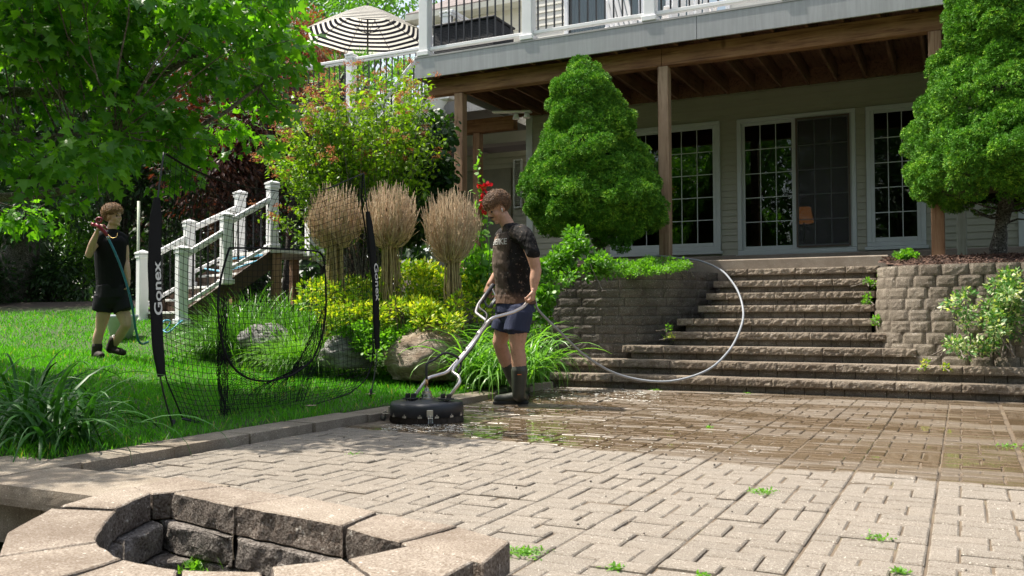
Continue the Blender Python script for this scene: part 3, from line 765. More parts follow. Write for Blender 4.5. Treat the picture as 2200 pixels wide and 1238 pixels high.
b = MB(); slab(b, [(-7.2, HW-.5, 8.1), (3, HW-.5, 8.1), (3, HW+5, 11.2), (-7.2, HW+5, 11.2)]); b.build('roof', sh, house)

# ---- deck
DY = 11.05; DZ = 4.52; DXL = -7.10; DXR = 3.2
deck = thing('deck', 'raised timber deck with grey fascia, brown beam and white railing over the porch', 'deck', (-3.4, 11.3, 1.45))
b = MB(); b.bb(DXL, -2.93, DY, DY+.03, 4.225, DZ+.0); b.build('fascia', M['fascia'], deck, bevel=.003)
b = MB(); b.bb(-2.925, DXR, DY+.001, DY+.03, 4.225, DZ); b.build('fascia', M['fascia'], deck, bevel=.003)
b = MB(); b.bb(DXL, DXL+.03, DY+.03, 14.9, 4.225, DZ); b.build('fascia', M['fascia'], deck)
b = MB()
for k in range(24): y0 = DY-.01+k*.142; b.bb(DXL, DXR, y0+.003, y0+.137, DZ, DZ+.025)
b.build('deck_boards', plain('grey_deck_board', (.36, .35, .34), .6), deck)
b = MB(); b.bb(-7.02, -3.46, 11.28, 11.42, 4.01, 4.245); b.bb(-3.455, DXR, 11.283, 11.42, 4.008, 4.245); b.build('beam', M['wood_beam'], deck, bevel=.006)
for k, x in enumerate(np.arange(-6.9, 3.1, .405)):
    b = MB(); b.bb(x-.019, x+.019, 11.09, HW-.02, 4.25, 4.5); b.build('joist', M['joist'], deck)
b = MB(); b.bb(-7.0, 3, HW-.06, HW-.001, 4.262, 4.505); b.bb(-7.05, 3, 11.085, 11.11, 4.25, 4.505); b.build('ledger', M['joist'], deck)
b = MB()
for k in range(23): y0 = 11.13+k*.135; b.bb(-7.05, 3, y0, y0+.128, 4.502, 4.518)
b.build('underside_boards', M['joist'], deck)
for x, mt, zb in ((-6.50, 'wood_post', 1.1), (-3.44, 'wood_grey', 1.454), (-.24, 'wood_post', 1.2)):
    b = MB(); b.bb(x-.07, x+.07, 11.28, 11.42, zb, 4.007); p = b.build('post', M[mt], deck, bevel=.008)
b = MB(); b.bb(-.055, .055, 12.15, 12.26, 1.2, 4.24); b.build('post', M['wood_pale'], deck, bevel=.008)
b = MB(); q = gy(1028, 265, 14.0); b.bb(-7.72, -7.58, 13.9, 14.04, 1.0, 4.0); b.build('post', M['wood_post'], deck, bevel=.008)
b = MB(); b.bb(-9.6, -6.9, 13.88, 14.05, 4.0, 4.235); b.build('beam', M['wood_beam'], deck, bevel=.006)
def railing_run(parent, p, q, zb, posts=True, top=.96, bal=.118, w=.165, mw='white', post_s=(1,), rail_only=False):
    p = np.array(p, float); q = np.array(q, float); d = q-p; L = np.linalg.norm(d); d /= L
    b = MB(); b.beam((*p, zb+.115), (*q, zb+.115), .06, .045); b.beam((*p, zb+.09), (*q, zb+.09), .045, .015); b.build('bottom_rail', M[mw], parent, bevel=.004)
    b = MB(); b.beam((*p, zb+top-.03), (*q, zb+top-.03), .09, .05); b.beam((*p, zb+top-.075), (*q, zb+top-.075), .05, .04); b.build('top_rail', M[mw], parent, bevel=.006)
    n = int(L/bal)
    for k in range(n):
        c = p+d*(k+.5)*L/n; b = MB(); b.beam((*c, zb+.13), (*c, zb+top-.09), .019, .019, (d[0], d[1], 0)); b.build('baluster', M['black_metal'], parent)
def rail_post(parent, x, y, z0, z1, w=.15, ang=0, name='railing_post'):
    R = Matrix.Rotation(ang, 3, 'Z'); b = MB(); b.box((x, y, (z0+z1)/2), (w, w, z1-z0), R); o = b.build(name, M['white'], parent, bevel=.01, seg=2)
    b = MB(); b.box((x, y, z0+.045), (w+.045, w+.045, .07), R); b.build('post_base_trim', M['white'], o, bevel=.008, seg=2)
    b = MB(); b.box((x, y, z1-.035), (w+.025, w+.025, .05), R); b.build('post_neck_trim', M['white'], o, bevel=.008, seg=2)
    b = MB(); b.box((x, y, z1+.012), (w+.042, w+.042, .024), R)
    h = (w+.042)/2; v = np.array([(-h, -h, 0), (h, -h, 0), (h, h, 0), (-h, h, 0), (0, 0, .045)])@np.array(R).T+np.array([x, y, z1+.025])
    b.add(v, [[0, 1, 4], [1, 2, 4], [2, 3, 4], [3, 0, 4]]); b.build('post_cap', M['white'], o, bevel=.003)
    return o
xs = [-6.96, -5.29, -3.545, -1.8, -.05, 1.7]
for x in xs: rail_post(deck, x, 11.13, DZ+.02, DZ+1.08)
for a, e in zip(xs[:-1], xs[1:]): railing_run(deck, (a+.08, 11.13), (e-.08, 11.13), DZ+.02)
rail_post(deck, -7.0, 13.2, DZ+.02, DZ+1.08)
railing_run(deck, (-7.0, 11.9), (-7.0, 13.12), DZ+.02)
# left wing of the deck (behind the stairs), railing along Y=13.3
b = MB(); b.bb(-14, DXL-.005, 13.35, 20, DZ-.01, DZ+.02); b.build('deck_boards', plain('grey_deck_boards', (.33, .32, .31), .6), deck)
b = MB(); b.bb(-14, DXL-.01, 13.25, 13.29, 4.225, DZ+.02); b.build('fascia', M['fascia'], deck)
px = [-8.3, -9.97, -11.7, -13.4]
for x in px: rail_post(deck, x, 13.38, DZ+.02, DZ+1.02, .14)
for a, e in zip(px[:-1], px[1:]): railing_run(deck, (a-.08, 13.38), (e+.08, 13.38), DZ+.02)
railing_run(deck, (-7.15, 13.38), (-8.22, 13.38), DZ+.02)
for x in (-9.97, -13.4): b = MB(); b.bb(x-.07, x+.07, 13.4, 13.54, .5, 4.22); b.build('post', M['wood_post'], deck)
# porch light fixture under the deck
c0 = at(1090, 238, 13.5); fx = thing('floodlight', 'white floodlight with two lamp heads under the dark deck', 'light', c0)
b = MB(); b.beam(c0+np.array([-.25, 0, .0]), c0+np.array([.35, .1, -.03]), .1, .03); b.build('mount', M['white_dirty'], fx, bevel=.01)
for s in (0.12, .3):
    b = MB(); b.lathe([(.0, .05), (.03, .05), (.055, -.03), (.05, -.03), (0, -.02)], c0+np.array([s, .05, -.1]), 14); b.build('lamp_head', M['white_dirty'], fx, True)

# black woven planter box on the deck
pa = gy(938, 0, 11.55)[0]; pe = gy(1068, 0, 11.55)[0]
def wicker():
    m, t, N, L = newmat('black_wicker')
    w = N('ShaderNodeTexWave'); w.inputs['Scale'].default_value = 14; w.bands_direction = 'Z'; w.inputs['Distortion'].default_value = 3; w.inputs['Detail'].default_value = 2
    L(N('ShaderNodeTexCoord').outputs['Object'], w.inputs['Vector'])
    finish(t, ramp(t, w.outputs['Fac'], [(.2, (.008, .009, .011)), (.8, (.035, .038, .045))]), .65, w.outputs['Fac'], .35, .008, 0, .25); return m
wk = wicker()
pl = thing('storage_box', 'black woven resin storage box standing behind the white deck railing', 'storage box', ((pa+pe)/2, 11.8, DZ+.03))
b = MB(); b.bb(pa, pe, 11.45, 12.1, DZ+.03, DZ+.56); b.build('box_body', wk, pl, bevel=.015)
b = MB(); b.bb(pa-.02, pe+.02, 11.43, 12.12, DZ+.565, DZ+.6); b.build('lid', wk, pl, bevel=.012)
# white deck chairs glimpsed through the railing
def deck_chair(x, y, rz, label):
    t_ = thing('deck_chair', label, 'chair', (x, y, DZ+.03), group='white chairs on the deck'); R = Matrix.Rotation(rz, 3, 'Z'); o = np.array([x, y, DZ+.03])
    def B(name, c, s, tilt=0):
        b = MB(); rr = R@Matrix.Rotation(tilt, 3, 'X'); b.box(o+np.array(R@Vector(c)), s, rr); b.build(name, M['white'], t_, bevel=.008)
    for k in range(5): B('back_slat', (-.22+.11*k, .27, .66), (.085, .02, .65), -.3)
    for k in range(1): B('seat', (0, 0, .36), (.55, .5, .03), .12)
    for sx in (-1, 1):
        B('armrest', (sx*.32, -.02, .58), (.12, .68, .025)); B('leg', (sx*.3, -.27, .28), (.03, .09, .57)); B('leg', (sx*.3, .2, .28), (.03, .09, .57), -.2)
deck_chair(gy(1362, 0, 12.9)[0], 12.9, 2.6, 'white slatted chair on the deck nearer the left')
deck_chair(gy(1480, 0, 12.7)[0], 12.7, 3.5, 'white slatted chair on the deck nearer the right')

# ---- deck stairs: lower flight, landing, upper flight
ST = thing('deck_stairs', 'white railed stairs with brown treads climbing from the lawn to the deck', 'stairs', (-10.4, 9.5, .65))
uu = np.array([.316, .949]); ww = np.array([.949, -.316])
P1 = np.array([-11.08, 9.674]); P2 = P1+ww*1.33; g0 = .665
RISE = .73
def Sp(base, L): return base+uu*L
def strail(parent, p, q, zp, zq, name='stair_rail'):
    b = MB(); b.beam((*p, zp), (*q, zq), .085, .055); b.beam((*p, zp-.045), (*q, zq-.045), .05, .04); b.build(name, M['white'], parent, bevel=.006)
def flight(parent, p, q, zp, zq, bal=True):
    """top rail, bottom rail, balusters between post centres"""
    p = np.array(p); q = np.array(q)
    strail(parent, p, q, zp-.07, zq-.07); b = MB(); b.beam((*p, zp-.78), (*q, zq-.78), .06, .05); b.build('bottom_rail', M['white'], parent, bevel=.004)
    L = np.linalg.norm(q-p); n = max(2, int(L/.11))
    for k in range(n):
        f = (k+.5)/n; c = p+(q-p)*f; z = zp+(zq-zp)*f; b = MB(); b.beam((*c, z-.76), (*c, z-.11), .019, .019, (1, 0, 0)); b.build('baluster', M['black_metal'], parent)
ang = math.atan2(uu[1], uu[0])
for base, Ls in ((P1, (0, .736, 1.6)), (P2, (0, .667, 1.42))):
    zs = [1.72, 2.24, 2.78]
    for k, Lk in enumerate(Ls):
        c = Sp(base, Lk); zb = g0 if k == 0 else zs[k]-1.0
        rail_post(ST, c[0], c[1], zb, zs[k], .14, ang)
        if k: flight(ST, Sp(base, Ls[k-1]), c, zs[k-1]-.02, zs[k]-.12)
b = MB()
tread_m = plain('brown_tread', (.075, .045, .028), .6)
for k in range(5):
    z = g0+.19*(k+1); c = (P1+P2)/2+uu*(.2+.27*k); R = Matrix.Rotation(ang-math.pi/2, 3, 'Z')
    b = MB(); b.box((*c, z-.02), (1.22, .3, .035), R); b.build('tread', M['white_dirty'] if k % 1 == 0 else tread_m, ST, bevel=.004)
    b = MB(); b.box((*(c-uu*.12), z-.115), (1.2, .02, .15), R); b.build('riser', tread_m, ST)
for base in (P1+ww*.04, P2-ww*.04):
    b = MB(); b.beam((*base, g0+.02), (*(base+uu*1.5), g0+1.02), .04, .24); b.build('stringer', tread_m, ST)
LZ = g0+1.13
l0 = (P1+P2)/2+uu*2.05
b = MB(); R = Matrix.Rotation(ang-math.pi/2, 3, 'Z'); b.box((*l0, LZ-.03), (1.5, 1.3, .05), R); b.build('landing', M['white_dirty'], ST)
for s1, s2 in ((-1, -1), (1, -1), (1, 1), (-1, 1)):
    c = l0+ww*.66*s1+uu*.56*s2; b = MB(); b.box((*c, (LZ+.2)/2), (.12, .12, LZ-.26), R); b.build('landing_leg', M['wood_post'], ST)
# upper flight toward the deck corner
A0 = l0+ww*.75+uu*.0; A1 = np.array([-7.35, 12.4]); dz0, dz1 = LZ, DZ
dd = (A1-A0)/np.linalg.norm(A1-A0); nn = np.array([-dd[1], dd[0]])
for sgn in (0, 1):
    a = A0+nn*sgn*1.1; e = A1+nn*sgn*1.1
    mid = (a+e)/2
    flight(ST, a, mid, dz0+1.05, (dz0+dz1)/2+1.05); flight(ST, mid, e, (dz0+dz1)/2+1.05, dz1+1.05)
    b = MB(); b.beam((*a, dz0-.1), (*e, dz1-.1), .05, .28); b.build('stringer', M['white'], ST)
    rail_post(ST, a[0], a[1], dz0-.1, dz0+1.12, .15, ang); rail_post(ST, e[0], e[1], dz1-.3, dz1+1.1, .15)
for k in range(14):
    f = (k+.5)/14; c = A0+(A1-A0)*f+nn*.55; R2 = Matrix.Rotation(math.atan2(dd[1], dd[0])-math.pi/2, 3, 'Z')
    b = MB(); b.box((*c, dz0+(dz1-dz0)*(k+1)/14-.02), (1.08, .28, .035), R2); b.build('tread', tread_m, ST)

# ---- striped umbrella on the deck
ub = at(790, 110, 20.); ubz = DZ+.02
U = thing('patio_umbrella', 'large black and cream striped patio umbrella open on the left deck', 'umbrella', (ub[0], ub[1], ubz))
apex = at(790, 13, 20.); 
def umb():
    m, t, N, L = newmat('striped_canvas')
    a = N('ShaderNodeAttribute'); a.attribute_name = 'rnd'
    w = mth(t, 'FRACT', mth(t, 'MULTIPLY', a.outputs['Fac'], 12.5))
    st = mth(t, 'GREATER_THAN', w, .46)
    c = mix(t, st, (.8, .77, .68), (.012, .013, .02))
    p = N('ShaderNodeBsdfPrincipled'); L(c, p.inputs['Base Color']); p.inputs['Roughness'].default_value = .85
    tr = N('ShaderNodeBsdfTranslucent'); L(c, tr.inputs[0]); ms = N('ShaderNodeMixShader'); ms.inputs[0].default_value = .4
    L(p.outputs[0], ms.inputs[1]); L(tr.outputs[0], ms.inputs[2]); L(ms.outputs[0], N('ShaderNodeOutputMaterial').inputs[0]); return m
tilt = Matrix.Rotation(rad(0), 3, Vector(c_r))
RR, HH, NS = 1.38, .70, 8
V = []; R_ = []; K = 22; NA = 48
for i in range(K+1):
    f = i/K
    for j in range(NA):
        a = 2*math.pi*j/NA+.2; ph = (j % 6)/6; sag = 1-.075*math.sin(math.pi*ph)*f
        r = RR*f*sag; z = -HH*(f**1.25)-.04*math.sin(math.pi*ph)*f*(1-f)
        V.append(np.array(tilt@Vector((r*math.cos(a), r*math.sin(a), z)))+apex); R_.append(f)
b = MB(); P = np.array(V).reshape(K+1, NA, 3); b.grid(P, np.array(R_), wrap=True)
um = umb(); b.build('canopy', um, U, True)
ax = np.array(tilt@Vector((0, 0, 1)))
b = MB(); b.tube([apex+ax*.06, apex-ax*.9], .02, 8); b.tube([apex-ax*.9, (ub[0], ub[1], ubz)], .02, 8); b.build('pole', M['black_metal'], U)
for j in range(8):
    a = 2*math.pi*j/8+.2; e = np.array(tilt@Vector((RR*math.cos(a), RR*math.sin(a), -HH-.01)))+apex; mid = apex+(e-apex)*.5+ax*.03
    b = MB(); b.tube([apex-ax*.02, mid-ax*.03, e], .008, 6); rb_ = b.build('rib', M['black_metal'], U)
    b = MB(); b.tube([apex-ax*.62, mid-ax*.03], .007, 6); b.build('strut', M['black_metal'], rb_)
b = MB(); b.lathe([(0, 0), (.28, 0), (.28, .06), (.05, .1), (.03, .35), (0, .35)], (ub[0], ub[1], ubz), 20); b.build('umbrella_base', M['black_metal'], U)
# ================================================================== PLANTS
T_MAPLE = (np.array([(0, 0), (.2, .03), (.46, .10), (.3, .32), (.56, .6), (.2, .58), (0, 1), (-.2, .58), (-.56, .6), (-.3, .32), (-.46, .10), (-.2, .03)]), .12)
T_OVAL = (np.array([(0, 0), (.24, .28), (.22, .62), (0, 1), (-.22, .62), (-.24, .28)]), .10)
T_DIA = (np.array([(0, 0), (.2, .45), (0, 1), (-.2, .45)]), .06)
T_LANCE = (np.array([(0, 0), (.1, .4), (0, 1), (-.1, .4)]), .02)
T_ROUND = (np.array([(0, 0), (.36, .2), (.42, .6), (.2, .92), (-.2, .92), (-.42, .6), (-.36, .2)]), .1)
T_TRI = (np.array([(-.5, 0), (.5, 0), (0, 1)]), 0)
def unit(v): return v/(np.linalg.norm(v, axis=-1, keepdims=True)+1e-9)
def leafgeo(P, D, Nr, size, tm):
    """P base points, D along-leaf direction, Nr approximate normals -> V, F"""
    t, fold = tm; D = unit(D); X = unit(np.cross(D, Nr)); Z = np.cross(X, D); n, k = len(P), len(t)
    s = np.broadcast_to(size, (n,))[:, None, None]
    zz = fold*np.abs(t[:, 0])*2-.12*t[:, 1]**2
    V = P[:, None]+s*(X[:, None]*t[None, :, :1]+D[:, None]*t[None, :, 1:2]+Z[:, None]*zz[None, :, None])
    return V.reshape(-1, 3), np.arange(n*k).reshape(n, k)
def foliage(name, parent, mat, P, D, Nr, size, tm, r=None):
    V, F = leafgeo(P, D, Nr, size, tm); k = len(tm[0])
    r = rng.random(len(P)) if r is None else r
    me = mesh_np(name, V, [F], np.repeat(r, k))
    return link(name, me, mat, parent)
def rdir(n): return unit(rng.standard_normal((n, 3)))
def inclusters(C, R, n, shell=.5, flat=1.):
    C = np.array(C); R = np.array(R); i = rng.choice(len(C), n, p=R**2/np.sum(R**2)); d = rdir(n); rr = rng.random(n)**shell
    d2 = d.copy(); d2[:, 2] *= flat
    return C[i]+d2*(R[i]*rr)[:, None], d, i
def wob(p, q, n=8, a=.06, sag=0):
    p = np.array(p, float); q = np.array(q, float); t = np.linspace(0, 1, n)[:, None]; L = np.linalg.norm(q-p)
    w = np.stack([vnoise(np.c_[t*3, t*0, t*0], 1, 2, rng.random()*99) for _ in range(3)], -1)*a*L*np.sin(math.pi*t)
    w[:, 2] += sag*np.sin(math.pi*t[:, 0]); return p+(q-p)*t+w

L_maple = leafmat('maple_leaf', (.035, .13, .014), (.15, .33, .025), .5, .38, .5)
L_dark = leafmat('dark_leaf', (.012, .036, .008), (.03, .078, .015), .25, .5)
L_mid = leafmat('green_leaf', (.05, .15, .015), (.13, .30, .03), .35, .45)
L_bright = leafmat('light_leaf', (.07, .20, .02), (.16, .34, .04), .4, .45)
L_gold = leafmat('gold_leaf', (.10, .24, .02), (.48, .50, .04), .3, .5, .4, None, [(0, (.05, .15, .015)), (.4, (.16, .32, .025)), (.7, (.42, .48, .04)), (1, (.62, .60, .08))])
L_red = leafmat('red_leaf', (.035, .02, .016), (.10, .042, .028), .3, .5, .4, (1.8, .9, .4))
L_red_sunlit = leafmat('sunlit_red_leaf', (.16, .06, .03), (.32, .14, .07), .3, .6, .3, (1.5, 1, .5))  # lighter, more orange red leaf: sunlight on the maple put into the colour
L_spruce = leafmat('spruce_needle', (.05, .15, .018), (.15, .33, .03), .12, .6, .25, (1.3, 1.4, .5), [(0, (.05, .15, .012)), (.45, (.08, .235, .025)), (.8, (.17, .40, .035)), (1, (.34, .56, .06))])
L_strap = leafmat('strap_leaf', (.035, .12, .015), (.10, .26, .03), .3, .33, .6)
L_varie = leafmat('variegated_leaf', (.05, .16, .03), (.5, .55, .3), .25, .5, .4, None, [(0, (.04, .15, .03)), (.62, (.09, .24, .05)), (.72, (.42, .5, .24)), (1, (.62, .64, .42))])
L_grass = leafmat('grass_blade', (.05, .15, .015), (.12, .30, .03), .35, .5, .35, None, [(0, (.04, .17, .008)), (.6, (.085, .32, .014)), (.93, (.15, .42, .025)), (1, (.36, .32, .12))])
bark = stone('bark', (.14, .11, .085), (.11, .085, .065), (.03, .022, .016), 60, 3)
bark_dark = stone('dark_bark', (.035, .028, .022), (.028, .022, .018), (.01, .008, .006), 60, 3)
twig = plain('dry_twig', (.56, .43, .29), .8, 0, .3, 20)
twig_g = plain('olive_stem', (.36, .29, .14), .8, 0, .3, 20)

L_vib = leafmat('viburnum_leaf', (.05, .14, .015), (.24, .36, .03), .4, .45, .4)
L_lily = leafmat('dark_daylily_blade', (.015, .07, .012), (.04, .14, .02), .2, .45, .35)
# ---- maple overhanging from the left
def maple():
    base = at(-330, 690, 10.2); base[2] = gh(base[0], base[1])-.05
    t = thing('maple_tree', 'large maple with lobed green leaves reaching in over the lawn from the left', 'tree', base)
    poly = [(-420, -380), (150, -340), (480, -160), (700, -60), (680, 30), (640, 105), (590, 190), (540, 270), (450, 300), (425, 345), (330, 300), (280, 350), (225, 370), (130, 400), (60, 350), (-60, 380), (-420, 430)]
    C = []; R = []
    while len(C) < 205:
        x, y = rng.uniform(-420, 700), rng.uniform(-380, 430)
        if not inpoly(x, y, poly): continue
        if x > 250 and 40 < y < 330 and rng.random() < .12: continue
        d = rng.uniform(6.2, 9.0) if y > -100 else rng.uniform(6.0, 9.0)
        if y < -150 and rng.random() < .15: continue
        C.append(at(x, y, d)); R.append(rng.uniform(.22, .42))
    for x, y, d, r in ((400, 380, 7.6, .15), (375, 355, 7.7, .15), (350, 400, 7.6, .13), (640, 150, 8.2, .15), (655, 95, 8, .17), (600, 235, 8, .16), (580, 320, 8.3, .10), (150, 445, 8, .1), (150, 430, 8.2, .2), (90, 470, 9.5, .22), (40, 470, 9.4, .3)):
        C.append(at(x, y, d)); R.append(r)
    for _ in range(46): C.append(np.array([rng.uniform(-9, -6.2), rng.uniform(1.8, 4.7), rng.uniform(3.0, 5.4)])); R.append(rng.uniform(.3, .5))  # out-of-view leaf clusters added to shade the kerb and near-left lawn
    C = np.array(C); R = np.array(R)
    n = 29000
    P, d, i = inclusters(C, R, n, .6, .75)
    ctr = C[i]; D = d*.7+np.array([.25, 0, -.75])+rng.standard_normal((n, 3))*.35
    Nn = np.array([0, 0, 1.])+rng.standard_normal((n, 3))*.55
    foliage('leaves', t, L_maple, P, D, Nn, rng.uniform(.06, .122, n), T_MAPLE)
    # limbs
    b = MB(); top = base+np.array([.4, .3, 2.4]); crown = base+np.array([1.2, -.8, 5.2])
    b.tube(wob(base, top, 8, .03), np.linspace(.24, .17, 8), 12); b.tube(wob(top, crown, 8, .05), np.linspace(.17, .05, 8), 10)
    b.build('trunk', bark, t, True)
    limbs = []
    for s, tgts, r0 in ((top, [at(-20, 425, 8.8), at(210, 395, 8.4), at(330, 330, 8.0), at(470, 250, 7.9), at(620, 150, 8.1)], .055),
                       (top+(crown-top)*.25, [at(0, 200, 8.2), at(260, 200, 7.8), at(420, 120, 7.8), at(560, 20, 8), at(660, -60, 8.2)], .06),
                       (top+(crown-top)*.5, [at(-100, 0, 8.6), at(150, -60, 8.2), at(400, -160, 8.2)], .05),
                       (top+(crown-top)*.7, [at(-100, -300, 9), at(200, -350, 8.4), at(450, -450, 8.4)], .05),
                       (top, [at(-150, 300, 7.6), at(40, 300, 7.0), at(250, 290, 6.8)], .04)):
        pts = [s]+tgts; path = np.concatenate([wob(a, e, 8, .05)[:-1] for a, e in zip(pts[:-1], pts[1:])]+[[pts[-1]]])
        b = MB(); b.tube(path, np.linspace(r0, .009, len(path)), 7); b.build('limb', bark, t, True); limbs.append(path)
    A = np.concatenate(limbs); b = MB()
    for c, r in zip(C, R):
        j = np.argmin(np.linalg.norm(A-c, axis=1)); s = A[j]
        w = wob(s, c, 6, .08, -.03); b.tube(w, np.linspace(.009, .004, 6), 4, False)
        for _ in range(4): e = c+rdir(1)[0]*r; b.tube(wob(w[4], e, 4, .08), [.003]*4, 3, False)
    tg = b.build('twigs', bark, t, True)
maple()

# ---- generic background tree
def tree(name, label, cat, base, H, crown, nl, size, tm, lm, r0=.2, bk=None, group=None, droop=.4, shell=.45, limbs=True):
    base = np.array(base, float); t = thing(name, label, cat, base, group)
    C = np.array([c[:3] for c in crown]); R = np.array([c[3] for c in crown])
    P, d, i = inclusters(C, R, nl, shell, .85)
    D = d+np.array([0, 0, -droop])+rng.standard_normal((nl, 3))*.4; Nn = np.array([0, 0, 1.])+rng.standard_normal((nl, 3))*.7
    foliage('crown', t, lm, P, D, Nn, size*rng.uniform(.6, 1.3, nl), tm)
    b = MB(); top = C.mean(0); top = np.array([top[0], top[1], base[2]+H*.8])
    tr = wob(base, top, 10, .04); b.tube(tr, np.linspace(r0, r0*.25, 10), 9)
    if limbs:
        for c in C[:24]:
            j = int(np.clip((c[2]-base[2])/H*8-1, 1, 8)); b.tube(wob(tr[j], c, 6, .08), np.linspace(r0*.3, .01, 6), 5, False)
    b.build('trunk', bk or bark, t, True)
    return t
def crownballs(px, py, d, n, rx, ry, rd, r0, r1):
    out = []
    for _ in range(n):
        v = rdir(1)[0]*rng.random()**.4
        out.append((*at(px+v[0]*rx, py+v[1]*ry, d+v[2]*rd), rng.uniform(r0, r1)))
    return out
bz = lambda px, d: np.array([*at(px, 660, d)[:2], gh(*at(px, 660, d)[:2])-.1])
tree('hemlock_tree', 'dark feathery evergreen with thick black trunk at the far left of the lawn', 'tree', bz(30, 17.5), 7, crownballs(50, 290, 17.5, 50, 180, 230, 1.4, .6, 1.)+crownballs(40, 440, 16.5, 12, 110, 60, .6, .35, .6), 16000, .15, T_LANCE if False else T_DIA, L_dark, .40, bark_dark, droop=.9)
tree('japanese_maple', 'dark purple-red Japanese maple behind the stair railing', 'tree', bz(560, 17.5), 6.5, crownballs(520, 300, 17.5, 56, 150, 190, 1.5, .5, .9), 15000, .13, T_DIA, L_red, .14, bark_dark)
tree('sunlit_maple_part', 'sunlit part of the red maple in a lighter leaf colour behind the deck umbrella', 'tree', bz(615, 22.5), 8, crownballs(620, 120, 22.5, 30, 90, 90, 1.5, .5, .8), 8000, .13, T_DIA, L_red_sunlit, .14, bark_dark)
tree('shade_tree', 'dense dark green tree rising behind the curly-haired worker', 'tree', bz(250, 21), 9, crownballs(240, 260, 21, 60, 260, 270, 2.2, .8, 1.4), 15000, .2, T_DIA, L_dark, .25, bark_dark)
tree('shade_tree', 'tall dark green tree behind the red-leaved maple', 'tree', bz(470, 26), 9, crownballs(470, 240, 26, 60, 230, 290, 2.5, 1., 1.7), 13000, .24, T_DIA, L_dark, .25, bark_dark)
tree('shade_tree', 'leafy green tree showing bright sky gaps behind the umbrella', 'tree', bz(740, 34), 14, crownballs(700, 20, 34, 34, 230, 110, 3, 1., 1.7), 7000, .26, T_DIA, L_mid, .3, bark)
tree('shade_tree', 'leafy green tree beyond the left deck and stair top', 'tree', bz(700, 26), 10, crownballs(720, 330, 25, 40, 190, 170, 2.5, .8, 1.4), 10000, .22, T_DIA, L_dark, .2, bark_dark)
tree('shade_tree', 'bushy tree at the far left edge behind the black trunk', 'tree', bz(-40, 22), 9, crownballs(-30, 330, 22, 46, 220, 260, 2.2, .8, 1.5), 10000, .22, T_DIA, L_dark, .25, bark_dark)
# far wood closing the view
def wood_mass():
    C = []; 
    for a in np.r_[np.linspace(rad(88), rad(190), 150), np.linspace(rad(190), rad(395), 170)]:
        r = rng.uniform(40, 58); h = rng.uniform(5, 11)
        for _ in range(3): C.append((r*math.cos(a)+rng.normal(0, 1.5), r*math.sin(a)+rng.normal(0, 1.5), rng.uniform(.5, h), rng.uniform(1.8, 3.2)))
    C = np.array(C); n = 62000; P, d, i = inclusters(C[:, :3], C[:, 3], n, .4)
    D = d+rng.standard_normal((n, 3))*.6; Nn = rng.standard_normal((n, 3))+np.array([0, 0, 1])
    foliage('distant_woodland', None, L_dark, P, D, Nn, rng.uniform(.5, 1.1, n), T_DIA)
    o = bpy.data.objects['distant_woodland']; tag(o, 'far dark mass of woodland closing off the garden', 'woodland', kind='stuff')
wood_mass()
# understorey shrubs along the back of the lawn
for k, (px, py, d, w, h, lm, lab) in enumerate(((110, 610, 17.5, 90, 55, L_dark, 'dark low shrub left of the hose-carrying worker'), (175, 540, 19, 70, 70, L_mid, 'shrub with sunlit leaves behind the raised arm'), (300, 560, 19.5, 70, 80, L_dark, 'dark shrub beneath the brown neighbouring house'),
        (400, 600, 18, 80, 70, L_dark, 'dark shrub behind the stair railings'), (-20, 600, 17, 70, 60, L_dark, 'dark shrub at the left picture edge'), (520, 600, 17, 90, 80, L_dark, 'shadowed shrub beneath the stair landing'))):
    cb_ = crownballs(px, py, d, 14, w, h, .8, .25, .5); b0 = bz(px, d)
    tree('garden_shrub', lab, 'shrub', b0, 1.5, cb_, 3200, .11, T_DIA, lm, .04, bark_dark, 'shrubs at the back of the lawn')
# trees behind the viewpoint, seen in the window glass
for k, (x, y, lm) in enumerate(((-9, -14, L_mid), (-2, -17, L_dark), (5, -15, L_mid), (11, -13, L_dark), (-15, -10, L_dark), (17, -9, L_mid), (1, -24, L_mid), (-6, -23, L_dark), (9, -22, L_dark), (-12, -18, L_dark), (3, -19, L_dark), (14, -18, L_mid), (7, -27, L_dark), (-3, -28, L_dark))):
    cb_ = [(x+rng.normal(0, 2), y+rng.normal(0, 1.5), rng.uniform(.8, 12), rng.uniform(1.3, 2.4)) for _ in range(40)]
    tree('lawn_tree', 'leafy tree mirrored in the porch windows', 'tree', (x, y, -.4), 8, cb_, 6500, .42, T_DIA, lm, .25, bark, 'trees mirrored in the windows')

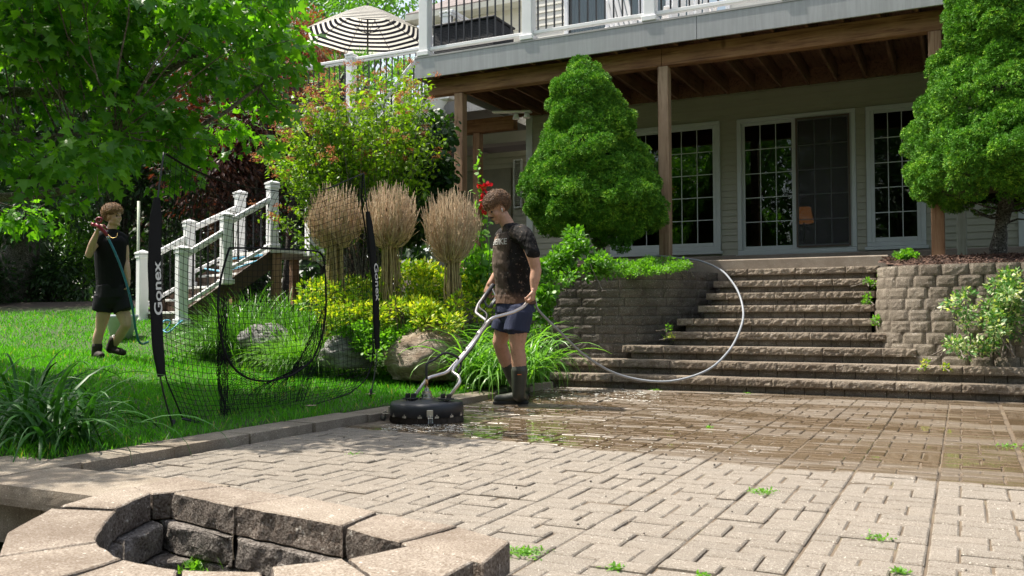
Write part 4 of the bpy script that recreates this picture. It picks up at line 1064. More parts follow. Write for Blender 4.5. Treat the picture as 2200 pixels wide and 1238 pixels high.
# ---- dwarf spruces
def spruce(name, label, axis, prof, lean, lumps, trunk, holes=(), seed=0):
    t = thing(name, label, 'tree', (axis[0]+lean[0], axis[1], trunk[0][2]))
    zs = np.array([p[0] for p in prof]); rs = np.array([p[1] for p in prof]); z0, z1 = zs.min(), zs.max()
    def cen(z): f = (z-z0)/(z1-z0); return np.stack([axis[0]+lean[0]*(1-f)+lean[1]*f, axis[1]+0*f, z], -1)
    def R(z): return np.interp(z, zs[::-1] if zs[0] > zs[-1] else zs, rs[::-1] if zs[0] > zs[-1] else rs)
    # solid dark core: blocks see-through, its near-black stands in for shade inside the crown
    na, nz = 60, 50; Z = np.linspace(z0+.05, z1-.03, nz); A = np.linspace(0, 2*math.pi, na, endpoint=False)
    G = cen(Z)[:, None]+np.stack([np.cos(A)[None]*R(Z)[:, None], np.sin(A)[None]*R(Z)[:, None], np.zeros((nz, na))], -1)*.74
    G = G+.05*vnoise(G, 4, 2)[..., None]*np.array([1, 1, 0])
    core = plain('spruce_dark_core', (.03, .035, .014), .9, 0, .3)
    b = MB(); b.grid(G, .2, wrap=True); b.build('dark_core', core, t)
    P = []; N_ = []; rr = []
    nl = lumps; zz = z0+(z1-z0)*(rng.random(nl*3)); w = R(zz); keep = rng.random(nl*3) < w/w.max(); zz = zz[keep][:nl]; a = rng.uniform(0, 2*math.pi, len(zz))
    od = np.stack([np.cos(a), np.sin(a), np.zeros(len(zz))], -1)
    lc_ = cen(zz)+od*R(zz)[:, None]; bl = vnoise(lc_*np.array([1, 1, 1.5]), 3.3, 2, seed+3); lc_ = cen(zz)+od*(R(zz)*(rng.uniform(.88, .98, len(zz))+.02)+.24*bl*np.clip(R(zz)/.4, .3, 1))[:, None]; lr = rng.uniform(.055, .125, len(zz))*np.clip(R(zz)/.3, .6, 1.)
    for c, o, r in zip(lc_, od, lr):
        if any(np.linalg.norm(c-h[:3]) < h[3] for h in holes): continue
        n = int(11*r*r/(.032**2))+5; d = rdir(n); d = d[(d@(o+np.array([0, 0, .35]))) > -.2]
        P.append(c+d*r*rng.uniform(.93, 1.05, (len(d), 1))*np.array([1, 1, .78])); N_.append(d); rr.append(np.clip(rng.normal(.5, .25, len(d))+.15*rng.standard_normal(), 0, 1))
    P = np.concatenate(P); N_ = np.concatenate(N_); rr = np.concatenate(rr); n = len(P)
    k = 8; DD = unit(np.repeat(N_, k, 0)*.55+rng.standard_normal((n*k, 3))*.62+np.array([0, 0, .12])); PP = np.repeat(P, k, 0)+DD*.006
    print(name, n*k)
    foliage('needles', t, L_spruce, PP, DD, rdir(n*k), rng.uniform(.017, .029, n*k), (np.array([(-.17, 0), (.17, 0), (.09, 1), (-.09, 1)]), 0), np.clip(np.repeat(rr, k)+rng.normal(0, .12, n*k), 0, 1))
    b = MB(); b.tube(wob(trunk[0], trunk[1], 9, .04), np.linspace(trunk[2], trunk[2]*.75, 9)*(1+.12*rng.standard_normal(9)), 12)
    for _ in range(16):
        f = rng.uniform(.35, 1.); s = np.array(trunk[0])+(np.array(trunk[1])-np.array(trunk[0]))*f; a = rng.uniform(0, 6.28); L = rng.uniform(.15, .5)
        b.tube(wob(s, s+np.array([math.cos(a)*L, math.sin(a)*L, rng.uniform(.0, .2)]), 5, .15), np.linspace(.012, .003, 5), 4)
    b.build('trunk', bark_dark, t, True); return t
tp = lambda px, py, Y: gy(px, py, Y)
spruce('dwarf_spruce', 'bright green dwarf conifer with a leaning cone crown left of the middle post', (-4.1, 10.6), [(1.80, .45), (1.92, .70), (2.17, .80), (2.41, .71), (2.7, .65), (3.0, .57), (3.29, .44), (3.58, .34), (3.88, .18), (4.04, .05)], (0., -.19), 1500,
       (tp(1290, 545, 10.55), tp(1275, 440, 10.6), .075), [(*tp(1283, 470, 9.75), .16), (*tp(1278, 455, 9.85), .12), (*tp(1265, 500, 9.8), .13)])
spruce('dwarf_spruce', 'taller dwarf conifer with a bare dark trunk on the mulch bed at the right edge', (.50, 10.8), [(1.95, .50), (2.05, .85), (2.32, .99), (2.65, .88), (3.15, .70), (3.65, .58), (4.15, .46), (4.7, .3), (5.2, .15), (5.5, .05)], (-.03, .08), 2000,
       (tp(2142, 552, 10.8), tp(2165, 420, 10.8), .085), [(*tp(2020, 360, 10.0), .13), (*tp(2035, 375, 10.05), .10)])
lowl = thing('clipped_conifer', 'low dark green conifer lobe hanging under the left cone tree', 'shrub', tp(1310, 545, 10.4))
P, d, i = inclusters([tp(1315, 500, 10.4), tp(1335, 520, 10.4), tp(1290, 510, 10.45), tp(1200, 480, 10.4), tp(1175, 490, 10.5)], [.16, .13, .12, .17, .12], 1400, .25)
PP = np.repeat(P, 5, 0); foliage('needles', lowl, L_spruce, PP, unit(np.repeat(d, 5, 0)+rng.standard_normal((len(PP), 3))*.7), rdir(len(PP)), rng.uniform(.025, .042, len(PP)), T_DIA, rng.random(len(PP))*.5)

# ---- bare wired bundles (three)
def bundle(label, c, zb, ztop_bundle, rb, crown_r, ctr_z, lean=0, nt=380):
    t = thing('pruned_standard_shrub', label, 'shrub', (c[0], c[1], zb), 'bare twiggy standards in the bed'); b = MB()
    for k in range(46):
        a = rng.uniform(0, 6.28); r = rb*math.sqrt(rng.random()); o = np.array([math.cos(a), math.sin(a), 0])*r
        b.tube(wob(np.array([c[0], c[1], zb])+o*1.5, np.array([c[0]+lean, c[1], ztop_bundle])+o*.95, 9, .035), np.linspace(.008, .006, 9), 5, False)
    b.build('stems', twig_g, t, True)
    b = MB(); top = np.array([c[0]+lean, c[1], ztop_bundle-.05]); R0 = crown_r
    for k in range(nt):
        v = rdir(1)[0]; v[2] = rng.uniform(-.30, .99); v[:2] = unit(v[:2])*math.sqrt(1-v[2]**2); v = unit(v)
        a = rng.uniform(0, 6.28); o = np.array([math.cos(a), math.sin(a), 0])*rb*rng.random(); s = top+o+np.array([0, 0, rng.uniform(-.10, .08)])
        e = np.array([c[0]+lean, c[1], ctr_z])+v*R0*np.array([1, 1, 1.02])*rng.uniform(.70, 1.06)
        e = e+rdir(1)[0]*.07*R0*2; hv = np.array([v[0], v[1], 0.]); cp = s+hv*R0*.8+np.array([0, 0, .10*R0]); tt = np.linspace(0, 1, 7)[:, None]; w = (1-tt)**2*s+2*tt*(1-tt)*cp+tt**2*e+wob(s*0, s*0+[.3, 0, 0], 7, .12)-tt*np.array([.3, 0, 0]); w[:, 2] -= .10*R0*np.sin(math.pi*np.linspace(0, 1, 7))*(1-v[2]); b.tube(w, np.linspace(.0052, .0030, 7), 3, False)
        for _ in range(3):
            j = rng.integers(3, 6); dv = unit(w[j+1]-w[j]+rdir(1)[0]*.05); b.tube([w[j], w[j]+dv*rng.uniform(.06, .13)], [.003, .0022], 3, False)
    b.build('twigs', twig, t, True); return t
q = at(720, 632, 9.8); bundle('leftmost bare tan twiggy ball on a bundle of stems, seen through the net', q, .55, at(720, 505, 9.8)[2], .10, .315, at(715, 455, 9.8)[2])
q = at(845, 632, 9.7); bundle('middle bare tan twiggy ball on a bundle of stems', q, .6, at(838, 505, 9.7)[2], .09, .305, at(840, 450, 9.7)[2], -.05)
q = at(975, 650, 9.5); bundle('bare tan twiggy ball on stems nearest the man in boots', q, .6, at(970, 535, 9.5)[2], .07, .30, at(968, 465, 9.5)[2], -.03)

# ---- viburnum with reddish seed heads
def viburnum():
    base = at(800, 545, 11.2); base[2] = gh(base[0], base[1])
    t = thing('flowering_shrub', 'tall arching shrub with rusty red flower heads in front of the stairs', 'shrub', base)
    LP, LD, CP = [], [], []; b = MB()
    tips = []
    poly = [(600, 330), (555, 340), (560, 290), (610, 250), (600, 220), (650, 190), (700, 165), (760, 150), (800, 170), (880, 130), (930, 170), (930, 250), (950, 290), (960, 340), (950, 400), (900, 420), (820, 400), (740, 400), (640, 400), (590, 420)]
    while len(tips) < 150:
        x, y = rng.uniform(550, 1000), rng.uniform(125, 425)
        if inpoly(x, y, poly): tips.append((x, y))
    tips += [(560, 335), (575, 300), (600, 250), (640, 200), (760, 150), (770, 140), (860, 130), (875, 140), (925, 165), (620, 370), (590, 470), (620, 440), (560, 460), (640, 520)]
    for (x, y) in tips:
        d = rng.uniform(10.6, 12.2); tip = at(x, y, d); s = base+rng.normal(0, .12, 3)*np.array([1, 1, 0])
        n = 14; u = np.linspace(0, 1, n)[:, None]; mid = (s+tip)/2+np.array([0, 0, .45])
        w = (1-u)**2*s+2*u*(1-u)*mid+u**2*tip; b.tube(w, np.linspace(.009, .002, n), 4, False)
        L = np.linalg.norm(tip-s); k = int(L*40)
        f = rng.uniform(.3, 1, k)**.75; P = np.stack([np.interp(f, u[:, 0], w[:, j]) for j in range(3)], -1)+rng.normal(0, .045, (k, 3))
        LP.append(P); LD.append(rdir(k)+np.array([0, 0, .1]))
        if (y < 340 or x < 640 or rng.random() < .25) and rng.random() < .75:
            for _ in range(rng.integers(1, 4)): CP.append(tip+rng.normal(0, .09, 3)*np.array([1, 1, .6])+c_f*-.06)
    b.build('stems', bark, t, True)
    P = np.concatenate(LP); D = np.concatenate(LD); n = len(P)
    foliage('leaves', t, L_vib, P, D, np.array([0, 0, 1.])+rng.standard_normal((n, 3))*.5, rng.uniform(.045, .085, n), T_OVAL)
    CP = np.array(CP); k = 34; P = np.repeat(CP, k, 0)+rng.normal(0, .024, (len(CP)*k, 3))*np.array([1.2, 1.2, .6])
    fl_ = leafmat('rusty_flower', (.40, .13, .06), (.60, .27, .13), .2, .7, .3, (1.2, 1, .8))
    foliage('flower_heads', t, fl_, P, rdir(len(P)), rdir(len(P)), .030, T_DIA)
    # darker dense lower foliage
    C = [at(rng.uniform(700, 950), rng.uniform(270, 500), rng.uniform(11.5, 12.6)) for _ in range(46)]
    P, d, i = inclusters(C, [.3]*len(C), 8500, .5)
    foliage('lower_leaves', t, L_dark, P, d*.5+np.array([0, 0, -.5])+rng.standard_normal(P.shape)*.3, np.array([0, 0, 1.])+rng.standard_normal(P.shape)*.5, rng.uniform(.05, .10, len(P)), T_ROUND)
viburnum()

# ---- leafy low shrubs and ground covers
def lowshrub(name, label, cat, pts, r, n, size, tm, lm, up=.5, shell=.5, stems=0, kind=None):
    C = np.array(pts); t = thing(name, label, cat, (C[:, 0].mean(), C[:, 1].mean(), C[:, 2].min()-r*.5))
    P, d, i = inclusters(C, [r]*len(C) if np.ndim(r) == 0 else r, n, shell, .8)
    foliage('leaves', t, lm, P, d+np.array([0, 0, up])+rng.standard_normal(P.shape)*.4, np.array([0, 0, 1.])+rng.standard_normal(P.shape)*.7, size*rng.uniform(.65, 1.3, n), tm)
    b = MB()
    for c in C[rng.permutation(len(C))[:max(stems, 3)]]:
        g = np.array([c[0]+rng.normal(0, .1), c[1]+rng.normal(0, .1), C[:, 2].min()-r*.5 if np.ndim(r) == 0 else C[:, 2].min()-.1]); b.tube(wob(g, c, 5, .08), np.linspace(.008, .003, 5), 4, False)
    b.build('stems', bark, t); return t
def scat(poly, n, d0, d1):
    x0, y0 = np.min(poly, 0); x1, y1 = np.max(poly, 0); out = []
    while len(out) < n:
        x, y = rng.uniform(x0, x1), rng.uniform(y0, y1)
        if inpoly(x, y, poly):
            f = (y-y0)/(y1-y0); out.append(at(x, y, d1+(d0-d1)*f+rng.normal(0, .1)))
    return out
gp = [(650, 625), (700, 610), (760, 600), (830, 590), (880, 570), (920, 575), (960, 600), (1010, 590), (1045, 615), (1040, 680), (1000, 700), (940, 705), (860, 690), (800, 690), (700, 690), (640, 650)]
lowshrub('gold_shrub', 'mounded golden yellow-green shrub spreading under the bare twiggy balls', 'shrub', scat(gp, 74, 9.1, 10.2), .14, 9500, .05, T_OVAL, L_gold, .6, .45, 20)
lowshrub('ground_cover', 'small pale green ground cover between the rocks and the golden shrub', 'plant', scat([(690, 690), (800, 690), (900, 700), (960, 705), (880, 730), (810, 760), (780, 745), (740, 725), (690, 720)], 40, 9.0, 9.6), .12, 3200, .035, T_ROUND, L_bright, .6)
lowshrub('leafy_plant', 'light green leafy plant at the worker\'s far side below the hollyhock', 'plant', scat([(1000, 560), (1040, 540), (1050, 620), (1000, 640)], 10, 9.6, 10), .14, 800, .07, T_OVAL, L_mid, .6)
lowshrub('climbing_vine', 'bright leafy vine spilling over the dark wall under the left cone tree', 'vine', scat([(1165, 570), (1195, 545), (1215, 505), (1255, 490), (1262, 540), (1330, 560), (1350, 588), (1290, 590), (1250, 610), (1195, 622), (1165, 610)], 40, 9.6, 10.1), .10, 2900, .055, T_OVAL, L_mid, .3, .5, 10)
lowshrub('vine_tail', 'trailing leaves hanging down the dark wall behind the worker\'s hip', 'vine', scat([(1150, 560), (1180, 600), (1190, 650), (1165, 700), (1150, 660)], 12, 9.3, 9.5), .08, 420, .07, T_ROUND, L_mid, 0)
lowshrub('groundcover_mat', 'bright green mat of small leaves on top of the dark wall', 'plant', scat([(1330, 565), (1400, 560), (1475, 562), (1480, 575), (1420, 582), (1340, 590)], 40, 9.9, 10.4), .07, 4200, .028, T_OVAL, L_bright, .7)
lowshrub('sedum_plant', 'small pale green succulent mound on the right wall by the mulch', 'plant', scat([(1930, 548), (1955, 542), (1972, 550), (1968, 560), (1930, 560)], 12, 9.35, 9.6), .06, 900, .03, T_ROUND, L_bright, .8)
lowshrub('variegated_shrub', 'cream and green variegated shrub leaning against the right wall', 'shrub', scat([(2030, 660), (2060, 640), (2120, 620), (2150, 570), (2200, 560), (2210, 700), (2160, 740), (2100, 775), (2060, 770), (2030, 740), (2080, 700), (2040, 690)], 44, 8.1, 8.4), .09, 2600, .042, T_OVAL, L_varie, .3, .5, 26)
lowshrub('variegated_shrub', 'cream and green variegated twigs high at the right picture edge', 'shrub', scat([(2130, 600), (2170, 580), (2200, 570), (2230, 640), (2150, 640)], 12, 8.1, 8.4), .09, 800, .042, T_OVAL, L_varie, .3, .5, 6)
lowshrub('boxy_bush', 'dark green leafy mass beside the left timber post', 'shrub', scat([(880, 360), (940, 330), (950, 420), (940, 470), (860, 470)], 22, 11.2, 12), .2, 2600, .075, T_ROUND, L_dark, 0)
for k, (x, y, d, n, r, lab) in enumerate(((1898, 592, 9.9, 150, .07, 'yellow-green weed tuft high beside the top steps'), (1870, 610, 9.8, 90, .05, 'small weed tuft on the third step from the top'), (1862, 646, 9.6, 110, .045, 'low mossy weed tuft at the middle steps'), (1890, 690, 9.2, 110, .06, 'weed tuft at the foot of the right wall curve'), (1440, 707, 9.95, 40, .03, 'tiny weed by the sixth step end'),
        (1440, 722, 9.8, 40, .04, 'small weed with brown leaf on a step'), (1990, 783, 8.35, 60, .04, 'flat weed under the right wall'), (2030, 787, 8.35, 50, .04, 'thin weed under the right wall near the variegated shrub'))):
    lowshrub('weed', lab, 'weed', [at(x, y, d)+rng.normal(0, .02, 3) for _ in range(3)], r, n, .03, T_OVAL, L_bright if k < 5 else L_gold, .5)
for k, (x, y, r, n, lab) in enumerate(((1130, 1187, .030, 70, 'clump of small weeds between pavers beside the fire pit'), (1322, 1220, .014, 26, 'tiny weed at the bottom middle of the patio'), (1632, 1056, .028, 30, 'wispy weed in the middle of the dry pavers'), (1885, 1155, .02, 16, 'wispy weed low on the right of the patio'),
        (1935, 1228, .012, 24, 'tiny green weed on the long joint at the bottom right'), (2170, 958, .04, 26, 'spreading weed by the right border band'), (712, 915, .035, 12, 'weed lying on the pavers by the kerb'), (760, 975, .02, 8, 'single green sprout on the dry pavers left of centre'), (1525, 918, .012, 12, 'tiny weed in the wet pavers'), (1408, 838, .03, 20, 'weeds in the joint under the bottom step'), (1605, 845, .02, 14, 'sprig under the bottom step right of the hose'), (1510, 1238, .01, 14, 'tiny sprout at the bottom edge'))):
    n = n*3; c = gz(x, y, .005); P = c+rng.normal(0, r, (n, 3))*np.array([1, 1, .12]); P[:, 2] = np.abs(P[:, 2]-.002)+.002
    o = foliage('weed', None, L_bright, P, rdir(n)*np.array([1, 1, .5])+np.array([0, 0, .35]), np.array([0, 0, 1.])+rng.standard_normal((n, 3))*.4, rng.uniform(.009, .02, n), T_OVAL if k != 6 else T_LANCE)
    tag(o, lab, 'weed', 'weeds on the patio')

n = 9000; x = rng.uniform(-8.6, -4.2, n); y = rng.uniform(7.5, 9.6, n); q = np.c_[x, y]
kp = y > 7.55+.25*np.sin(x*2.2)+np.clip(-6.2-x, 0, 3)*.15; x, y = x[kp], y[kp]; n = len(x)
o = foliage('bed_ground_cover', None, L_mid, np.c_[x, y, gh(x, y)+rng.uniform(0, .05, n)], rdir(n)+np.array([0, 0, .4]), np.array([0, 0, 1.])+rng.standard_normal((n, 3))*.6, rng.uniform(.025, .055, n), T_ROUND)
tag(o, 'low leafy ground cover filling the planting bed behind the boulders', 'ground cover', kind='stuff')
# ---- strap-leaved clumps
def straps(name, label, cat, pts, n, L0, L1, w, lm, el=(50, 88), bend=1.6, az=None, mat_stem=None):
    pts = np.array(pts); t = thing(name, label, cat, pts.mean(0)); K = 9
    i = rng.integers(0, len(pts), n); P = pts[i]+rng.normal(0, .05, (n, 3))*np.array([1, 1, 0]); L = rng.uniform(L0, L1, n)
    a = rng.uniform(0, 2*math.pi, n) if az is None else rng.normal(az[0], az[1], n); e = np.radians(rng.uniform(*el, n)); be = bend*rng.uniform(.6, 1.25, n)
    H = np.stack([np.cos(a), np.sin(a), 0*a], -1); X = np.stack([-np.sin(a), np.cos(a), 0*a], -1); pos = P.copy(); rings = []
    tw = rng.normal(0, .5, n)
    for k in range(K+1):
        f = k/K; wd = w*(.55+.9*f if f < .35 else .87*(1-(f-.35)/.65)**.7+.01)*rng.uniform(.95, 1.05)
        ang = e-be*(f**1.5); dirv = H*np.cos(ang)[:, None]+np.array([0, 0, 1.])*np.sin(ang)[:, None]
        nrm = np.cross(dirv, X); xx = X*np.cos(tw*f)[:, None]+nrm*np.sin(tw*f)[:, None]
        rings.append(np.stack([pos-xx*wd/2, pos+nrm*wd*.12, pos+xx*wd/2], 1)); pos = pos+dirv*(L/K)[:, None]
    V = np.stack(rings, 1).reshape(n, -1, 3); m = V.shape[1]
    q = np.array([[k*3+j, k*3+j+1, k*3+j+4, k*3+j+3] for k in range(K) for j in (0, 1)])
    F = (q[None]+(np.arange(n)*m)[:, None, None]).reshape(-1, 4)
    me = mesh_np('blades', V.reshape(-1, 3), [F], np.repeat(rng.random(n), m)); link('blades', me, lm, t, True); return t
G3 = lambda x, y, d, dz=0: at(x, y, d)+np.array([0, 0, dz])
def gpt(px, d):  # point on the ground at pixel column px and distance d
    p = at(px, 700, d); return np.array([p[0], p[1], float(gh(p[0], p[1]))])
straps('ornamental_grass', 'tall upright green blade clump behind the net', 'plant', [gpt(x, d) for x, d in ((520, 10.4), (570, 10.5), (620, 10.6), (660, 10.3), (545, 10.1), (600, 10.2), (640, 10.0), (690, 10.2), (500, 10.6), (480, 10.9), (540, 10.9))], 800, .6, .95, .018, L_strap, (62, 89), .9)
straps('ornamental_grass', 'arching fine-bladed clump in front of the grey boulder behind the net', 'plant', [gpt(x, d) for x, d in ((640, 9.5), (610, 9.5), (665, 9.5), (635, 9.7), (680, 9.6))], 900, .45, .8, .009, L_bright, (45, 88), 2.3)
straps('ornamental_grass', 'arching fine-bladed clump at the foot of the stairs', 'plant', [gpt(x, d) for x, d in ((440, 10.8), (470, 10.7), (500, 10.6), (455, 11.1), (530, 10.8), (490, 11.2))], 900, .5, .85, .010, L_strap, (45, 88), 2.1)
straps('daylily_clump', 'pale green arching daylily clump behind the man in boots', 'plant', [(*gz(x, y, .0)[:2], -.02+.0) for x, y in ()]+[at(1010, 822, 8.9), at(1060, 826, 8.8), at(1110, 826, 8.7), at(1150, 822, 8.9), at(1030, 810, 9.2), at(1085, 810, 9.2), at(1130, 805, 9.2)], 560, .5, .95, .024, leafmat('daylily_blade', (.08, .22, .03), (.2, .4, .08), .35, .35), (35, 86), 2.5)
straps('daylily_clump', 'dark green daylily clump flopping over the coping at the left edge', 'plant', [gz(60, 945, .03), gz(110, 960, .03), gz(20, 930, .03), gz(-40, 940, .03), gz(90, 915, .03), (-4.45, 3.25, .04), (-4.75, 3.4, .04), (-4.5, 3.5, .05), (-4.9, 3.2, .05)], 300, .45, .9, .026, L_lily, (30, 82), 2.3)
# flower stems of the hollyhock
hk = at(1038, 560, 9.7); hk[2] = .7; hh = thing('hollyhock', 'tall red hollyhock spike behind the bearded worker\'s head'.replace('bearded ', ''), 'flower', hk)
b = MB(); tip = at(1026, 335, 9.7); st = wob(hk, tip, 14, .03); b.tube(st, np.linspace(.012, .005, 14), 6); s2 = wob(hk+np.array([.05, 0, 0]), at(1048, 420, 9.8), 10, .04); b.tube(s2, np.linspace(.01, .005, 10), 5); b.build('stem', leafmat('stem_green', (.1, .22, .05), (.14, .3, .06)), hh, True)
P = np.repeat(st[2:], 7, 0)+rng.normal(0, .035, (84, 3)); foliage('leaves', hh, L_bright, P, rdir(84)+np.array([0, 0, .3]), rdir(84)+np.array([0, 0, 1.2]), np.r_[np.linspace(.11, .035, 84)], T_ROUND)
fc = [at(*p, 9.65) for p in ((1033, 402), (1040, 410), (1045, 398), (1034, 440), (1042, 455), (1038, 425), (990, 468), (1000, 480), (986, 460))]
pet = leafmat('red_petal', (.55, .01, .015), (.75, .03, .05), .3, .5, .3, (1.2, .6, .6))
P = np.repeat(np.array(fc), 9, 0); foliage('flowers', hh, pet, P+rng.normal(0, .01, P.shape), rdir(len(P)), rdir(len(P)), .05, T_ROUND)

# ---- boulders
def boulder(label, c, s, rz, seed, mat, flat=.0):
    bm = bmesh.new(); bmesh.ops.create_icosphere(bm, subdivisions=5, radius=1); V = np.array([v.co for v in bm.verts])
    n1 = vnoise(V, 1.1, 2, seed); n2 = vnoise(V*np.array([1, 1, 2.2]), 3.1, 4, seed+1); rg = 1-np.abs(vnoise(V*np.array([1, 1.3, 2.]), 2.0, 3, seed+2))*2
    V2 = V*(1+.30*n1+.10*n2+.07*rg)[:, None]
    V2[:, 2] = np.where(V2[:, 2] < -.45, -.45+(V2[:, 2]+.45)*.2, V2[:, 2])
    V2 = V2*np.array(s); R = np.array(Matrix.Rotation(rz, 3, 'Z')); V2 = V2@R.T+np.array(c)
    for v, p in zip(bm.verts, V2): v.co = p
    me = bpy.data.meshes.new('boulder'); bm.to_mesh(me); bm.free(); o = link('boulder', me, mat, None, True); tag(o, label, 'boulder'); return o
def rock(name, c1, c2, dk):
    m, t, N, L = newmat(name); v = mapping(t, (1, 1, 2.5), (.3, .4, 0)); n1 = noise_n(t, 2.2, 8, .7, v, .8); n2 = noise_n(t, 9, 6, .75, v, .5); n3 = noise_n(t, 60, 3)
    c = ramp(t, n1, [(.3, dk), (.44, c1), (.58, c2), (.75, c1)]); c = mix(t, ramp(t, n2, [(.4, (.6, .6, .6)), (.55, (0, 0, 0))]), c, dk)
    finish(t, c, .62, mth(t, 'ADD', mth(t, 'MULTIPLY', n2, 3), mth(t, 'ADD', n1, mth(t, 'MULTIPLY', n3, .4))), .9, .02, 0, .4); return m
rk1 = rock('tan_rock', (.30, .22, .15), (.45, .38, .30), (.12, .075, .045)); rk2 = rock('grey_rock', (.26, .25, .25), (.38, .37, .38), (.10, .09, .08))
boulder('large tan brown boulder between the net and the floor cleaner', at(900, 772, 9.1)+np.array([0, .2, -.05]), (.44, .36, .33), .35, 3, rk1)
boulder('grey boulder seen through the right half of the net', at(728, 762, 9.3)+np.array([0, .15, -.03]), (.29, .26, .22), .3, 8, rk2)
boulder('pale boulder hidden among the blades behind the net', at(568, 735, 10.1), (.28, .24, .20), .1, 12, rk2)

# ---- lawn grass
def lawn():
    n = 330000
    x = rng.uniform(-19, -4.26, n); y = rng.uniform(2.9, 13.5, n); d = (np.c_[x, y]@c_f[:2]); keep = (rng.random(n) < np.clip(6.5/np.maximum(d, 1), .25, 1)**1.3) & (d > 3)
    lat = (np.c_[x, y]@c_r[:2])/d; keep &= (lat > -.66) & (lat < .1)
    bedm = (x > -8.3+.3*np.sin(y*2)) & (y > 7.75+.25*np.sin(x*2.2)+np.clip(-6.2-x, 0, 3)*.15); keep &= ~bedm
    keep &= ~((x < -10.8) & (y > 10.2+.2*np.sin(x)))
    keep &= y < 11.8
    x, y = x[keep], y[keep]; n = len(x); d = np.c_[x, y]@c_f[:2]
    z = gh(x, y); P = np.c_[x, y, z-.004]; D = np.array([0, 0, 1.])+rng.standard_normal((n, 3))*np.array([.42, .42, .1])
    pt = vnoise(np.c_[x, y, x*0], 1.3, 3); h = rng.uniform(.03, .075, n)*(1+.35*pt)
    D = unit(D); X = unit(np.cross(D, rng.standard_normal((n, 3)))); w = .0028*np.clip(d/6, .8, 2.2); bend = unit(rng.standard_normal((n, 3))*np.array([1, 1, .0]))*.25
    V = np.stack([P-X*w[:, None], P+X*w[:, None], P+D*(h*.6)[:, None]+X*(w*.7)[:, None]+bend*(h*.3)[:, None], P+D*h[:, None]+bend*h[:, None]], 1)
    r = np.clip(rng.random(n)*.75+.2*pt+.1, 0, 1); r[rng.random(n) < .03] = 1
    me = mesh_np('lawn_grass', V.reshape(-1, 3), [np.arange(n*4).reshape(n, 4)], np.repeat(r, 4)); o = link('lawn_grass', me, L_grass)
    tag(o, 'bright green mown lawn grass left of the patio', 'grass', kind='stuff'); print('grass', n)
lawn()
# ================================================================== SPORTS NET
nA, nB = gz(372, 920, .06), gz(797, 850, .09)
nd = nB-nA; nd[2] = 0; nd = unit(nd); nn_ = np.array([nd[1], -nd[0], 0.]);
if nn_@(CAM-nA) < 0: nn_ = -nn_
def npl(px, py, off=0.):
    q = ray(px, py); s = ((nA+nn_*off-CAM)@nn_)/(q@nn_); return CAM+q*s
def npath(pts, off=0., n=40):
    P = np.array([npl(x, y, off) for x, y in pts]); d = np.r_[0, np.cumsum(np.linalg.norm(np.diff(P, axis=0), axis=1))]; u = np.linspace(0, d[-1], n)
    # catmull-rom-ish smoothing
    Q = np.stack([np.interp(u, d, P[:, k]) for k in range(3)], 1)
    for _ in range(3): Q[1:-1] = (Q[:-2]+2*Q[1:-1]+Q[2:])/4
    return Q
def fabricmat(name, col, rough=.85, var=.3, sc=300, bs=.3):
    m, t, N, L = newmat(name); f = noise_n(t, sc, 2); a = np.array(col)
    c = ramp(t, f, [(.3, tuple(a*(1-var))), (.7, tuple(a*(1+var)))]); finish(t, c, rough, mth(t, 'ADD', noise_n(t, 7, 4), mth(t, 'MULTIPLY', f, .2)), bs, .01, 0, .2); return m
M['netblack'] = fabricmat('black_webbing', (.014, .014, .015)); M['text'] = plain('white_print', (.72, .72, .70), .6, 0, .05)
net = thing('sports_net', 'black sports practice net on a bowed frame with lettered side sleeves at the lawn edge', 'net', (nA+nB)/2)
Lp = [(372, 918), (352, 850), (342, 800), (333, 720), (328, 620), (330, 520), (338, 430), (352, 328)]
Rp = [(797, 848), (806, 800), (811, 750), (808, 660), (803, 560), (793, 480), (786, 430), (781, 372)]
for pp in (Lp, Rp):
    b = MB(); b.tube(npath(pp), .006, 8); b.build('pole', M['black_metal'], net, True)
    b = MB(); e = npath(pp)[0]; b.tube([e+np.array([0, 0, -.03]), e+np.array([0, 0, .05])], [.014, .012], 8); b.build('pole_foot', M['rubber'], net, True)
